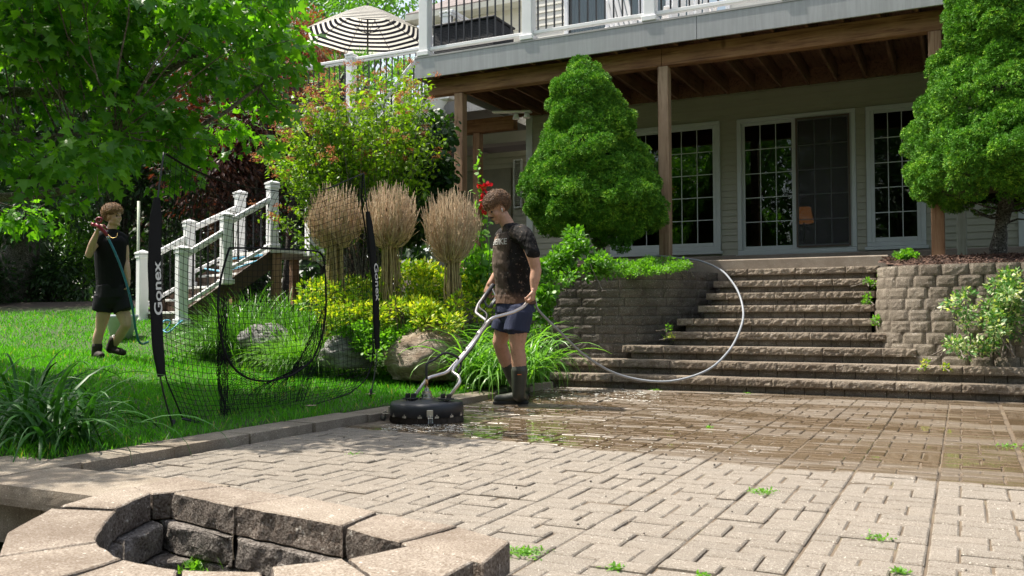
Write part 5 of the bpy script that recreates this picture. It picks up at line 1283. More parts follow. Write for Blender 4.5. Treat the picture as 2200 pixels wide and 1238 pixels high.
def sleeve(pts, w0, w1, wm, word, flip, tcen, tlen, th_):
    Q = npath(pts, 0, 50); T = unit(np.gradient(Q, axis=0)); X = unit(np.cross(T, nn_)); f = np.linspace(0, 1, 50)[:, None]
    w = np.interp(f[:, 0], [0, .12, .6, .9, 1], [w0, wm*.85, wm, wm*.9, w1])[:, None]
    wob_ = .006*vnoise(Q, 9, 3)[:, None]; h = .013
    cols = []
    for a in np.linspace(0, 2*math.pi, 14, endpoint=False):
        ca, sa = math.cos(a), math.sin(a); cols.append(Q+X*(w/2)*np.sign(ca)*abs(ca)**.6+nn_*(h*np.sign(sa)*abs(sa)**.7+wob_))
    b = MB(); b.grid(np.stack(cols, 1), wrap=True); so_ = b.build('side_sleeve', M['netblack'], net, True)
    cu = bpy.data.curves.new('t', 'FONT'); cu.body = word; cu.size = 1; cu.offset = .018; cu.align_x = 'CENTER'; cu.align_y = 'CENTER'; tmp = bpy.data.objects.new('t', cu); COL.objects.link(tmp)
    dg = bpy.context.evaluated_depsgraph_get(); me = bpy.data.meshes.new_from_object(tmp.evaluated_get(dg)); bpy.data.objects.remove(tmp)
    bmm = bmesh.new(); bmm.from_mesh(me); bmesh.ops.triangulate(bmm, faces=bmm.faces); bmm.to_mesh(me); bmm.free()
    co = np.array([v.co for v in me.vertices]); W = np.ptp(co[:, 0]); H = np.ptp(co[:, 1]); co[:, 0] *= tlen/W; co[:, 1] *= th_/H; co[:, 1] -= (co[:, 1].max()+co[:, 1].min())/2
    d = np.r_[0, np.cumsum(np.linalg.norm(np.diff(Q, axis=0), axis=1))]; c0 = np.argmin(np.linalg.norm(Q-npl(*tcen), axis=1)); s = d[c0]+co[:, 0]*flip
    pos = np.stack([np.interp(s, d, Q[:, k]) for k in range(3)], 1); xx = np.stack([np.interp(s, d, X[:, k]) for k in range(3)], 1)
    pos = pos+xx*(co[:, 1]*flip*XS)[:, None]+nn_*(h+.009)
    for v, p in zip(me.vertices, pos): v.co = p
    link('lettering', me, M['text'], so_)
# sleeve paths run bottom -> top; XS fixes the side on which letter tops point
XS = 1
Qt = npath(Lp, 0, 10); Xt = np.cross(unit(Qt[5]-Qt[4]), nn_)
XS = -1
sleeve([(347, 808), (339, 740), (334, 650), (331, 560), (333, 500), (338, 425)], .055, .04, .10, 'Gonex', 1, (333, 619), .345, .066)
sleeve([(811, 750), (809, 690), (806, 600), (800, 530), (790, 455)], .06, .045, .095, 'Gonex', -1, (807, 603), .335, .062)
# netting (Coons patch)
ns, nt_ = 47, 40
def eb(pts, n): return npath(pts, 0, n)
Lc = eb([(392, 898), (372, 850), (354, 812), (346, 700), (343, 600), (345, 480), (356, 332)], nt_); Rc = eb([(752, 845), (790, 815), (803, 760), (797, 650), (790, 520), (776, 440), (779, 376)], nt_)
Tc = eb([(356, 330), (400, 358), (450, 380), (520, 401), (620, 414), (700, 407), (780, 373)], ns); Bc = eb([(392, 898), (440, 908), (500, 903), (600, 888), (680, 868), (752, 845)], ns)
u = np.linspace(0, 1, ns)[:, None, None]; v = np.linspace(0, 1, nt_)[None, :, None]
Pn = (1-u)*Lc[None]+u*Rc[None]+(1-v)*Bc[:, None]+v*Tc[:, None]-((1-u)*(1-v)*Bc[0]+u*(1-v)*Bc[-1]+(1-u)*v*Tc[0]+u*v*Tc[-1])
Pn = Pn-nn_*(.16*np.sin(math.pi*u)*np.sin(math.pi*v)**.7)+.014*np.stack([vnoise(Pn, 3, 2, k) for k in range(3)], -1)
def cords(P, name, r=.0019, skip=None):
    b = MB()
    for i in range(P.shape[0]): b.tube(P[i], r, 3, False)
    for j in range(P.shape[1]): b.tube(P[:, j], r, 3, False)
    return b.build(name, M['netblack'], net)
cords(Pn, 'netting')
for pth, w, nm in ((Tc, .028, 'top_band'), (Bc, .022, 'edge_band'), (Lc[:14], .016, 'edge_band'), (Rc[:14], .016, 'edge_band'), (Rc[26:], .018, 'edge_band')):
    b = MB(); b.tube(pth, [(w/2, .003)]*len(pth), 8, up0=(0, 0, 1)); b.build(nm, M['netblack'], net, True)
# strike zone pocket: mouth outline plus a bag hanging behind
mouth = [(493, 533), (560, 533), (640, 537), (694, 541), (700, 600), (701, 660), (694, 720), (672, 775), (630, 806), (580, 820), (540, 817), (508, 800), (484, 765), (470, 700), (467, 640), (478, 580), (493, 533)]
mo = npath(mouth, -.03, 90); b = MB(); b.tube(mo, .008, 6); b.build('pocket_rim', M['netblack'], net, True)
bag = []
lowpts = [(690, 541)]
for i in range(60):
    a = i/59
    topx = np.interp(a, [0, .2, .5, .8, 1], [482, 500, 580, 665, 696]); topy = np.interp(a, [0, .2, .5, .8, 1], [640, 790, 818, 780, 660])
    botx = np.interp(a, [0, .5, 1], [484, 570, 648]); boty = np.interp(a, [0, .5, 1], [892, 893, 862])
    A = npl(topx, topy, -.04); B_ = npl(botx, boty, -.10+.02*math.sin(i*.9)); f = np.linspace(0, 1, 24)[:, None]
    bag.append(A*(1-f)+B_*f-nn_*(.22*np.sin(math.pi*f*.85)*(.35+.65*math.sin(math.pi*a)))+.012*np.sin(i*1.3)*np.sin(math.pi*f)*nd)
bag = np.array(bag); b = MB()
for i in range(0, 60, 1): b.tube(bag[i], .0017, 3, False)
for j in range(24): b.tube(bag[:, j], .0017, 3, False)
b.build('pocket_netting', M['netblack'], net)
for xs_, off in (((487, 640), (478, 720), (486, 800), (484, 892)), -.08), (((696, 660), (690, 730), (668, 800), (648, 862)), -.08):
    b = MB()
    for k in range(14):
        P = npath(xs_, off, 24)+nd*rng.uniform(-.035, .035)+nn_*rng.uniform(-.05, .02); P = P+.02*np.stack([vnoise(P, 4, 2, k+q) for q in range(3)], -1); b.tube(P, .0018, 3, False)
    b.build('gathered_netting', M['netblack'], net)
b = MB(); b.tube(wob(gz(748, 848, .07), gz(872, 863, .02), 10, .01), .006, 6); b.build('ground_strap', plain('grey_strap', (.3, .3, .3), .6), net, True)
b = MB(); b.tube(npath([(392, 900), (440, 912), (505, 902), (560, 896)], .03, 20), .008, 6); b.build('ground_pole', M['blackplastic'], net, True)

# ================================================================== FLOOR CLEANER
cc = gz(917, 905, .0); CR = .272
fc_ = thing('surface_cleaner', 'round black pressure-washer floor cleaner with steel fork handle on the wet pavers', 'floor cleaner', cc)
o3 = lambda z: (cc[0], cc[1], z)
b = MB(); b.lathe([(CR-.02, .045), (CR, .05), (CR+.002, .13), (CR-.008, .146), (CR-.03, .152), (.12, .158), (.075, .165), (0, .165)], o3(0), 72); b.build('deck_cover', M['blackplastic'], fc_, True)
b = MB()
for k in range(900):
    a = rng.uniform(0, 6.28); r = CR-.010+rng.normal(0, .002); p = np.array([cc[0]+r*math.cos(a), cc[1]+r*math.sin(a), .06]); b.tube([p, p+np.array([math.cos(a)*.012, math.sin(a)*.006, -.055+rng.uniform(0, .006)])], [.003, .0025], 3, False)
b.lathe([(CR-.012, .06), (CR-.010, .008)], o3(0), 72)
bro = b.build('brush_skirt', plain('muddy_bristle', (.045, .032, .022), .8, 0, .5, 30), fc_)
for k in range(14):
    a = 2*math.pi*k/14+.15; p = np.array([cc[0]+CR*math.cos(a), cc[1]+CR*math.sin(a), .056]); R = Matrix.Rotation(a, 3, 'Z')
    b = MB(); b.box(p, (.008, .03, .014), R); b.box(p+np.array([0, 0, .014]), (.006, .008, .008), R); b.build('clip', plain('corroded_clip', (.4, .36, .3), .5, .5, .4), fc_)
b = MB(); b.lathe([(.055, .165), (.055, .178), (.042, .18), (.040, .205), (.034, .207), (.034, .225), (.02, .228), (.018, .245), (.009, .247), (.009, .26)], o3(0), 28); b.build('swivel', M['steel_fit'], fc_)
b = MB(); b.tube([o3(.26), o3(.31)], .011, 12); b.build('brass_fitting', plain('brass', (.45, .27, .12), .35, .9, .15), fc_, True)
def spl(pts, n=60):
    P = np.array(pts, float); m = len(P); out = []; PP = np.vstack([2*P[0]-P[1], P, 2*P[-1]-P[-2]])
    for i in range(m-1):
        p0, p1, p2, p3 = PP[i:i+4]; k = max(3, n//(m-1))
        for t_ in np.linspace(0, 1, k, endpoint=False): out.append(.5*((2*p1)+(-p0+p2)*t_+(2*p0-5*p1+4*p2-p3)*t_**2+(-p0+3*p1-3*p2+p3)*t_**3))
    out.append(P[-1]); return np.array(out)
dcc = (cc-CAM)@c_f
TR = .0128
def roundpath(pts, n=6, rr=.035):
    P = np.array(pts, float); out = [P[0]]
    for i in range(1, len(P)-1):
        a, b_, c = P[i-1], P[i], P[i+1]; u1 = unit(a-b_); u2 = unit(c-b_); r = min(rr, np.linalg.norm(a-b_)*.45, np.linalg.norm(c-b_)*.45)
        s, e = b_+u1*r, b_+u2*r
        for f in np.linspace(0, 1, n): out.append((1-f)**2*s+2*f*(1-f)*b_+f*f*e)
    out.append(P[-1]); return np.array(out)
fl_ = roundpath([at(882, 862, dcc-.02), at(919, 812, dcc+.08), at(960, 801, dcc+.18), at(1003, 752, dcc+.38), at(1043, 697, dcc+.62)])
fr_ = roundpath([at(957, 864, dcc-.08), at(989, 820, dcc-.02), at(985, 808, dcc+.02), at(972, 800, dcc+.08), at(976, 789, dcc+.14), at(1010, 748, dcc+.36), at(1053, 688, dcc+.62)], rr=.022)
for P in (fl_, fr_): b = MB(); b.tube(P, TR, 12); b.build('fork_tube', M['steel'], fc_, True)
hn = roundpath([at(1040, 700, dcc+.6), at(1058, 683, dcc+.66), at(1103, 671, dcc+.80), at(1124, 660, dcc+.9), at(1146, 634, dcc+1.02)]); b = MB(); b.tube(hn, TR*1.08, 12); b.build('handle_bar', M['steel'], fc_, True)
hf_ = roundpath([at(1040, 702, dcc+.62), at(1046, 690, dcc+.70), at(1022, 672, dcc+.92), at(1027, 655, dcc+1.05), at(1044, 632, dcc+1.2), at(1058, 612, dcc+1.3)], rr=.03); b = MB(); b.tube(hf_, TR, 12); b.build('handle_bar', M['steel'], fc_, True)
for f0 in (.30, .75):
    p, q = at(985+f0*55, 780-f0*78, dcc+.25+f0*.35), at(992+f0*55, 770-f0*78, dcc+.28+f0*.35); b = MB(); b.tube([p, q], .021, 12); b.build('clamp', M['steel'], fc_, True)
b = MB(); b.tube(spl([at(990, 778, dcc+.25), at(1020, 738, dcc+.42), at(1040, 700, dcc+.58)]), .0105, 8); b.tube(spl([at(1040, 700, dcc+.58), at(1046, 676, dcc+.75), at(1030, 660, dcc+.95), at(1036, 645, dcc+1.1)]), .008, 8); b.build('lance_hose', M['rubber'], fc_, True)
b = MB(); b.tube(spl([o3(.30), o3(.42), at(930, 775, dcc+.05), at(955, 759, dcc+.12), at(980, 766, dcc+.2), at(990, 782, dcc+.25), at(985, 800, dcc+.22)]), .0095, 10); b.build('feed_hose', M['rubber'], fc_, True)
for px in (882, 958):
    p = at(px, 864, dcc-(.02 if px < 900 else .08)); b = MB(); b.box((p[0], p[1], .172), (.10, .075, .012)); b.box((p[0]-.025, p[1], .19), (.012, .06, .04)); b.box((p[0]+.025, p[1], .19), (.012, .06, .04)); b.build('handle_mount', M['rubber'], fc_, bevel=.004)
    b = MB(); b.tube([p+np.array([-.04, 0, .01]), p+np.array([.04, 0, .01])], .007, 8); b.build('bolt', M['steel_fit'], fc_, True)
# trigger gun
g0_ = at(1046, 636, dcc+1.18); gs = c_r*.0
b = MB(); b.tube([at(1034, 650, dcc+1.12), at(1042, 637, dcc+1.18), at(1060, 612, dcc+1.28)], [.018, .022, .017], 10); b.build('gun_body', M['blackplastic'], fc_, True)
b = MB(); b.tube(spl([at(1037, 640, dcc+1.15), at(1044, 654, dcc+1.13), at(1052, 660, dcc+1.13), at(1061, 650, dcc+1.15), at(1066, 640, dcc+1.18), at(1058, 622, dcc+1.24)]), .010, 8); b.tube([at(1052, 660, dcc+1.13), at(1066, 640, dcc+1.18)], [.014, .012], 8); b.build('gun_trigger_guard', plain('grey_plastic', (.09, .10, .11), .45), fc_, True)
# casters
def caster(p, a, arm):
    b = MB(); R = Matrix.Rotation(a, 3, 'Z')
    if arm: b.beam(p, p+np.array(R@Vector((-.07, 0, 0))), .02, .006)
    b.box(p, (.012, .045, .05), R); b.box(p+np.array(R@Vector((.028, 0, -.03))), (.05, .035, .006), R); b.tube([p+np.array(R@Vector((.035, 0, -.03))), p+np.array(R@Vector((.035, 0, -.01)))], .009, 8); br = b.build('caster_bracket', plain('galvanised', (.45, .42, .36), .4, .7, .3), fc_, bevel=.002)
    w = p+np.array(R@Vector((.05, 0, -p[2]+.023)))
    b = MB(); b.lathe([(.008, -.009), (.018, -.009), (.023, -.006), (.023, .006), (.018, .009), (.008, .009)], w, 18, Matrix.Rotation(a, 3, 'Z')@Matrix.Rotation(math.pi/2, 3, 'X')); b.build('caster_wheel', plain('caster_rubber', (.06, .06, .055), .6), br, True)
    b = MB()
    for s in (-1, 1): q = w+np.array(R@Vector((0, s*.014, 0))); b.beam(q, q+np.array([0, 0, .045])-np.array(R@Vector((.012, 0, 0))), .018, .003, np.array(R@Vector((0, 1, 0))))
    b.tube([w-np.array(R@Vector((0, .018, 0))), w+np.array(R@Vector((0, .018, 0)))], .005, 6); b.build('caster_fork', M['steel_fit'], br)
v1 = -c_f*.97+c_r*.17; v1[2] = 0; v1 = unit(v1); a1 = math.atan2(v1[1], v1[0]); caster(cc+v1*(CR+.006)+np.array([0, 0, .085]), a1, False)
v2 = -c_r*.97+c_f*.1; v2[2] = 0; v2 = unit(v2); a2 = math.atan2(v2[1], v2[0]); caster(cc+v2*(CR+.01)+np.array([0, 0, .085]), a2, True)
v3 = c_r*.5+c_f*.87; v3[2] = 0; v3 = unit(v3); a3 = math.atan2(v3[1], v3[0]); caster(cc+v3*(CR+.006)+np.array([0, 0, .085]), a3, False)

# ---- hoses
hose_g = plain('grey_hose', (.30, .32, .35), .35, 0, .08)
b = MB(); b.tube(spl([at(1150, 648, 7.95), at(1158, 668, 8.0), at(1200, 710, 8.2), at(1262, 768, 8.6), at(1335, 807, 8.9), at(1430, 820, 8.93), at(1515, 798, 8.97), at(1565, 755, 9.2), at(1590, 708, 9.5), at(1597, 672, 9.75), at(1588, 632, 10.05), at(1570, 602, 10.4), at(1548, 580, 10.75), at(1505, 561, 11.1), at(1455, 554, 11.35), at(1410, 550, 11.5), at(1390, 556, 11.4)], 160), .0115, 10)
tag(b.build('pressure_hose', hose_g, None, True), 'long grey pressure hose looping down the stone steps to the floor cleaner', 'hose')
hose_b = plain('light_blue_hose', (.12, .42, .62), .4, 0, .1)
b = MB(); b.tube(spl([at(352, 712, 12.5), at(362, 702, 12.5), at(366, 690, 12.5), at(352, 690, 12.45), at(348, 706, 12.4), at(362, 714, 12.3), at(385, 694, 12.4), at(402, 684, 12.9)], 60), .012, 8)
tag(b.build('garden_hose', hose_b, None, True), 'light blue hose coiled on the lawn by the stair foot', 'hose')
b = MB(); b.tube(spl([at(440, 578, 13.6), at(480, 582, 13.5), at(520, 572, 13.4), at(560, 558, 13.6), at(590, 545, 13.8)], 40), .014, 8); b.tube(spl([at(500, 556, 13.6), at(530, 552, 13.7), at(565, 548, 13.8)], 30), .014, 8)
tag(b.build('garden_hose', hose_b, None, True), 'light blue hose lying across the stair treads', 'hose')
# ---- small yard things
bc = at(261, 700, 12.3); bc[2] = gh(bc[0], bc[1])
b = MB(); b.lathe([(.0, 0), (.13, 0), (.20, .28), (.215, .29), (.215, .33), (.20, .33), (.19, .28), (0, .27)], bc, 32); tag(b.build('planter_pot', plain('pot_grey_white', (.5, .53, .58), .5), None, True), 'round pale grey planter pot behind the hose-carrying worker', 'pot')
pt_ = at(297, 560, 14.6); b = MB(); b.tube([(pt_[0], pt_[1], gh(pt_[0], pt_[1])-.1), (pt_[0], pt_[1], at(297, 432, 14.6)[2])], .022, 8); tag(b.build('bird_feeder_pole', plain('pale_green_pole', (.45, .5, .38), .4), None, True), 'thin pale pole rising behind the first stair post', 'pole')
# neighbouring house
nh = at(310, 480, 40); H2 = thing('neighbour_house', 'brown neighbouring house with a balcony rail far behind the lawn', 'house', (nh[0], nh[1], .5))
Rn = Matrix.Rotation(YAW, 3, 'Z')
def nbx(name, px0, px1, py0, py1, d, th_, m, bev=0):
    p, q = at(px0, py1, d), at(px1, py0, d); c = (p+q)/2+c_f*np.array([1, 1, 0])*th_/2; b = MB(); b.box(c, (np.linalg.norm((q-p)[:2]), th_, q[2]-p[2]), Rn); return b.build(name, m, H2)
brn = plain('brown_siding', (.20, .09, .06), .7); dk = plain('dark_wall', (.045, .04, .035), .8)
nbx('wall', 250, 350, 380, 680, 41, 4, dk); nbx('balcony_floor', 262, 336, 459, 488, 39, 2, brn); nbx('column', 298, 304, 488, 670, 39.2, .2, brn); nbx('window', 268, 296, 530, 600, 40.9, .1, plain('pale_blind', (.16, .19, .19), .7))
for k in range(12): nbx('balcony_rail', 264+k*6, 265.5+k*6, 436, 459, 38.9, .05, M['black_metal'])
nbx('rail_top', 262, 336, 433, 437, 38.9, .08, M['black_metal'])
# potted palms on the deck
for px, py, d, lab in ((760, 190, 17.6, 'spiky potted palm behind the deck railing under the umbrella'), (840, 130, 17.8, 'fan palm fronds behind the deck railing at the umbrella right side')):
    c = at(px, py, d); c[2] = DZ+.4; t = thing('potted_palm', lab, 'plant', (c[0], c[1], DZ)); b = MB(); b.lathe([(0, 0), (.16, 0), (.2, .35), (0, .33)], (c[0], c[1], DZ+.03), 18); b.build('pot', M['blackplastic'], t, True)
    for k in range(16):
        a = rng.uniform(0, 6.28); e = rng.uniform(.5, 1.4); dr = np.array([math.cos(a)*math.cos(e), math.sin(a)*math.cos(e), math.sin(e)]); tip = c+dr*rng.uniform(.6, .95); w = wob(c, tip, 8, .03, .08); n = 26; f = rng.uniform(.55, 1, n)
        P = np.repeat(w[-2:-1], n, 0); D = unit(dr+rng.standard_normal((n, 3))*.6)
        if k == 0: AP, AD = P, D
        else: AP, AD = np.r_[AP, P], np.r_[AD, D]
    foliage('fronds', t, L_mid, AP, AD, rdir(len(AP)), .34, (np.array([(0, 0), (.03, .4), (0, 1), (-.03, .4)]), .1))

# scattered debris and foam on the pavers
b = MB()
for k in range(130):
    x, y = rng.uniform(-3.7, .2), rng.uniform(2.9, 8.9); s = rng.choice([.002, .003, .004, .0065])
    if inpoly(x, y, pitpoly): continue
    b.lathe([(0, 0), (s, 0), (s*.7, s*.8), (0, s)], (x, y, .004), 5, Matrix.Rotation(rng.uniform(0, 3), 3, 'X'))
tag(b.build('debris', M['soil']), 'dark crumbs of dirt scattered over the pavers', 'debris', kind='stuff')
fm, t, N, L = newmat('foam'); finish(t, (.75, .74, .68), .3)
b = MB()
def foam(x, y, s, z=.007):
    n = rng.integers(1, 5)
    for _ in range(n): q = s*rng.uniform(.5, 1); b.lathe([(q, 0), (q*.8, q*.16), (0, q*.25)], (x+rng.normal(0, s), y+rng.normal(0, s), z), 8)
for k in range(230):
    px, py = rng.uniform(1140, 1420), rng.uniform(832, 862); p = gz(px, py+ (px-1140)*.01, .0)
    if p[1] < 9.0: foam(p[0], p[1], rng.uniform(.003, .012))
for k in range(110):
    px = 960+700*rng.random()**1.8; e = 930+(px-960)*.085; p = gz(px, e+rng.normal(0, 7)-rng.exponential(8), 0); foam(p[0], p[1], rng.uniform(.002, .007))
for k in range(300):
    px, py = rng.uniform(820, 1010), rng.uniform(914, 930); p = gz(px, py, 0); foam(p[0], p[1], rng.uniform(.002, .006))
for k in range(60):
    px, py = rng.uniform(1000, 2100), rng.uniform(870, 960); p = gz(px, py, 0); foam(p[0], p[1], rng.uniform(.002, .005))
tag(b.build('foam_bubbles', fm, None, True), 'white soap bubbles floating on the wet pavers', 'foam', kind='stuff')
for x, y, lab in ((797, 848, 'dry star-shaped tan leaf on the lawn at the net foot'), (668, 873, 'curled brown leaf on the lawn edge under the net')):
    c = gz(x, y, .1); P = np.repeat(c[None], 5, 0); D = np.stack([np.cos(np.arange(5)*1.25), np.sin(np.arange(5)*1.25), np.full(5, .25)], 1); o = foliage('dry_leaf', None, twig, P, D, np.array([[0, 0, 1.]]*5), .055, T_OVAL); tag(o, lab, 'leaf')
c = gz(395, 1205, -.1); P = c+rng.normal(0, .03, (9, 3))*np.array([1, 1, .3]); o = foliage('dry_leaf', None, twig, P, rdir(9)+np.array([0, 0, .5]), rdir(9), .07, T_MAPLE); tag(o, 'crumpled brown dead leaves inside the fire pit', 'leaf')
c = gz(420, 1222, -.08); P = c+rng.normal(0, .022, (60, 3))*np.array([1, 1, .5]); o = foliage('weed', None, L_bright, P, rdir(60)+np.array([0, 0, .8]), rdir(60), .03, T_OVAL); tag(o, 'bright green weed growing inside the fire pit', 'weed', 'weeds on the patio')
straps('grass_sprig', 'thin grass blades sprouting in the fire pit', 'grass', [gz(478, 1240, -.12), gz(505, 1240, -.12)], 7, .08, .16, .006, L_bright, (50, 80), .4)
# soil sheet under the planting bed
# ================================================================== PEOPLE
def ell(b, c, r, R=None, n=16):
    a = np.linspace(0, math.pi, n//2+1)[:, None]; p = np.linspace(0, 2*math.pi, n, endpoint=False)[None]
    G = np.stack([np.sin(a)*np.cos(p), np.sin(a)*np.sin(p), np.cos(a)*np.ones_like(p)], -1)*np.array(r)
    if R is not None: G = G@np.array(R).T
    b.grid(G+np.array(c), wrap=True)
def limb(b, pts, rs, n=14):
    P = spl(pts, 10*len(pts)); m = len(P); R = np.interp(np.linspace(0, 1, m), np.linspace(0, 1, len(rs)), rs) if np.ndim(rs[0]) == 0 else None
    if R is None: R = np.stack([np.interp(np.linspace(0, 1, m), np.linspace(0, 1, len(rs)), [q[k] for q in rs]) for k in range(2)], 1)
    b.tube(P, R, n, up0=(0, 0, 1) if abs(unit(P[-1]-P[0])[2]) < .8 else tuple(c_f))
    for e in (0, -1): rr = R[e] if np.ndim(R[e]) == 0 else min(R[e]); ell(b, P[e], (rr,)*3, None, 12)
def fuse(b, name, mat, parent, vox=.006, it=4, fac=.6):
    V = np.concatenate(b.V); me = mesh_np(name, V, [np.concatenate(f) for f in b.F.values()]); o = bpy.data.objects.new('tmp', me); COL.objects.link(o)
    m = o.modifiers.new('r', 'REMESH'); m.mode = 'VOXEL'; m.voxel_size = vox; s = o.modifiers.new('s', 'SMOOTH'); s.iterations = it; s.factor = fac
    dg = bpy.context.evaluated_depsgraph_get(); m2 = bpy.data.meshes.new_from_object(o.evaluated_get(dg)); bpy.data.objects.remove(o); m2.name = name
    return link(name, m2, mat, parent, True)
def hand(b, wr, dirv, nrm, side, curl, L=.19, splay=.05, thumb=.9):
    """dirv wrist->knuckles, nrm = back of the hand, side = +1/-1 where the thumb sits along x = dirv x nrm"""
    d = unit(np.array(dirv, float)); n = unit(np.array(nrm, float)-d*(np.array(nrm)@d)); x = np.cross(d, n)*side; s = L/.19
    K = []
    for k in range(4):
        off = (.033-.022*k)*s; kn = wr+d*(.088-.006*abs(k-1.3))*s+x*off; K.append(kn); b.tube([wr+x*off*.55, kn], [.017*s, .0135*s], 8); ell(b, kn, (.0135*s,)*3, None, 10)
    ell(b, wr+d*.05*s, (.038*s, .045*s, .016*s), np.array([x, d, n]).T)
    for k in range(4):
        ln = (.072, .08, .074, .058)[k]*s; ph = [.45, .30, .25]; p = K[k]; ang = 0; sp = (1.3-k)*splay
        for j in range(3):
            ang += curl[j]; v = unit(d*math.cos(ang)-n*math.sin(ang)+x*sp*math.cos(ang)); q = p+v*ln*ph[j]; r0 = (.0098, .0088, .0078)[j]*s; b.tube([p, q], [r0, r0*.92], 8); ell(b, q, (r0*.92,)*3, None, 8); p = q
    t0 = wr+d*.025*s+x*.028*s; t1 = t0+unit(d*.7+x*.75-n*.35*thumb)*.038*s; t2 = t1+unit(d*.8+x*.15-n*.75*thumb)*.03*s; t3 = t2+unit(d*.6-x*.4-n*.8*thumb)*.025*s
    for p, q, r in ((t0, t1, .014), (t1, t2, .0115), (t2, t3, .0095)): b.tube([p, q], [r*s, r*.9*s], 8); ell(b, q, (r*.9*s,)*3, None, 8)
def frame(f, up):
    f = unit(np.array(f, float)); l = unit(np.cross(np.array(up, float), f)); u = np.cross(f, l); return np.array([f, l, u]).T   # x fwd, y left, z up
def headparts(b, c, R, s=1.):
    T = lambda p: c+R@(np.array(p, float)*s)
    E = lambda p, r: ell(b, T(p), np.array(r)*s, R, 18)
    E((-.018, 0, .03), (.097, .076, .092)); E((.028, 0, -.028), (.064, .060, .082)); E((.028, 0, -.07), (.052, .052, .045)); E((.070, 0, -.098), (.021, .026, .019))
    E((.058, .040, -.028), (.028, .022, .026)); E((.058, -.040, -.028), (.028, .022, .026)); E((.05, 0, .05), (.045, .058, .04))
    for sg in (1, -1):
        E((-.008, sg*.078, -.012), (.019, .007, .031)); E((.0, sg*.083, -.008), (.014, .006, .022)); E((.01, sg*.052, -.072), (.035, .018, .03)); E((.096, sg*.011, -.030), (.010, .009, .008))
    b.tube([T((.082, -.036, .017)), T((.092, -.014, .019)), T((.092, .014, .019)), T((.082, .036, .017))], np.array([.010, .012, .012, .010])*s, 8)
    b.tube([T((.088, 0, .012)), T((.104, 0, -.010)), T((.114, 0, -.027))], np.array([.008, .0095, .0125])*s, 8)
    b.tube([T((.084, -.021, -.056)), T((.094, 0, -.052)), T((.084, .021, -.056))], np.array([.006, .0085, .006])*s, 8)
    b.tube([T((.082, -.019, -.066)), T((.091, 0, -.067)), T((.082, .019, -.066))], np.array([.006, .009, .006])*s, 8)
def skinmat(name, c1, c2, dirt=None):
    m, t, N, L = newmat(name); c = ramp(t, noise_n(t, 6, 4), [(.3, c1), (.7, c2)])
    c = mix(t, ramp(t, noise_n(t, 40, 3), [(.5, (0, 0, 0)), (.7, (.35, .35, .35))]), c, tuple(np.array(c1)*.75))
    if dirt: c = mix(t, ramp(t, noise_n(t, 14, 5, .7), [(.58, (0, 0, 0)), (.68, (.5, .5, .5))]), c, dirt)
    p = finish(t, c, .5, noise_n(t, 120, 3), .15, .002, 0, .4); p.inputs['Subsurface Weight'].default_value = .08; p.inputs['Subsurface Radius'].default_value = (.012, .005, .003); p.inputs['Subsurface Scale'].default_value = .5; return m
def curls(parent, c, R, mat, n, zones, rc=(.010, .016), s=1., th_=.0022):
    b = MB()
    for _ in range(n):
        cz, rz, cond = zones
        while True:
            v = unit(rng.standard_normal(3)); p = np.array(cz)+v*np.array(rz)
            if cond(p): break
        p = c+R@((p+v*rng.uniform(-.008, .018))*s); v = R@v; a = rng.uniform(*rc)*s; x = unit(np.cross(v, rng.standard_normal(3))); y = np.cross(v, x); ph = rng.uniform(0, 6.28); th = np.linspace(ph, ph+rng.uniform(3, 5.5), 9)[:, None]
        w = p+(x*np.cos(th)+y*np.sin(th))*a+v*np.linspace(-.004, .008, 9)[:, None]*rng.uniform(-1, 2); b.tube(w, np.linspace(th_*1.2, th_*.6, 9)*s, 4, False)
    return b.build('hair_curls', mat, parent, True)
def hairmat(name, lo, hi):
    m, t, N, L = newmat(name); c = ramp(t, rndattr(t), [(0, lo), (1, hi)]); finish(t, c, .45, noise_n(t, 200, 2), .3, .002, 0, .5); return m
def eyesbrows(parent, c, R, brow, s=1., gaze=0):
    T = lambda p: c+R@(np.array(p, float)*s)
    dark = plain('eye_dark', (.02, .015, .012), .3)
    for sg in (1, -1):
        b = MB(); ell(b, T((.079, sg*.030, .000)), (.011*s, .011*s, .009*s), R, 10); b.build('eye', dark, parent, True)
        b = MB(); b.tube([T((.083, sg*.046, .018)), T((.094, sg*.032, .026)), T((.098, sg*.012, .020))], [.003*s, .005*s, .003*s], 6); b.build('eyebrow', brow, parent, True)

# ------------------------------------------------ man in rubber boots, pushing the cleaner
D1 = 7.93
K1 = lambda px, py, dd=0.: at(px, py, D1+dd)
skin1 = skinmat('tanned_skin', (.46, .25, .17), (.56, .33, .23), (.16, .09, .05))
man1 = thing('person', 'man in muddy black t-shirt, navy shorts and rubber boots pushing the round floor cleaner', 'person', K1(1095, 869))
b = MB()
hz = np.cos(.35); fwd1 = unit(-c_r*.93-c_f*.36*np.array([1, 1, 0])); lft1 = unit(np.cross([0, 0, 1], fwd1))
hf1 = fwd1*.90+np.array([0, 0, -.52]); HR1 = frame(hf1, (0, 0, 1)); hc1 = K1(1070, 447)
headparts(b, hc1, HR1, 1.03)
limb(b, [K1(1079, 462, 0), K1(1090, 482, 0), K1(1102, 510, 0)], [.056, .060, .085])
limb(b, [K1(1105, 512, 0), K1(1105, 560, 0), K1(1107, 620, 0), K1(1108, 662, 0)], [(.15, .08), (.15, .105), (.13, .10), (.13, .10)])
limb(b, [K1(1127, 508, -.17), K1(1143, 545, -.23), K1(1152, 580, -.24)], [.064, .057, .045]); limb(b, [K1(1152, 580, -.24), K1(1149, 600, -.25), K1(1147, 621, -.26)], [.047, .045, .029])
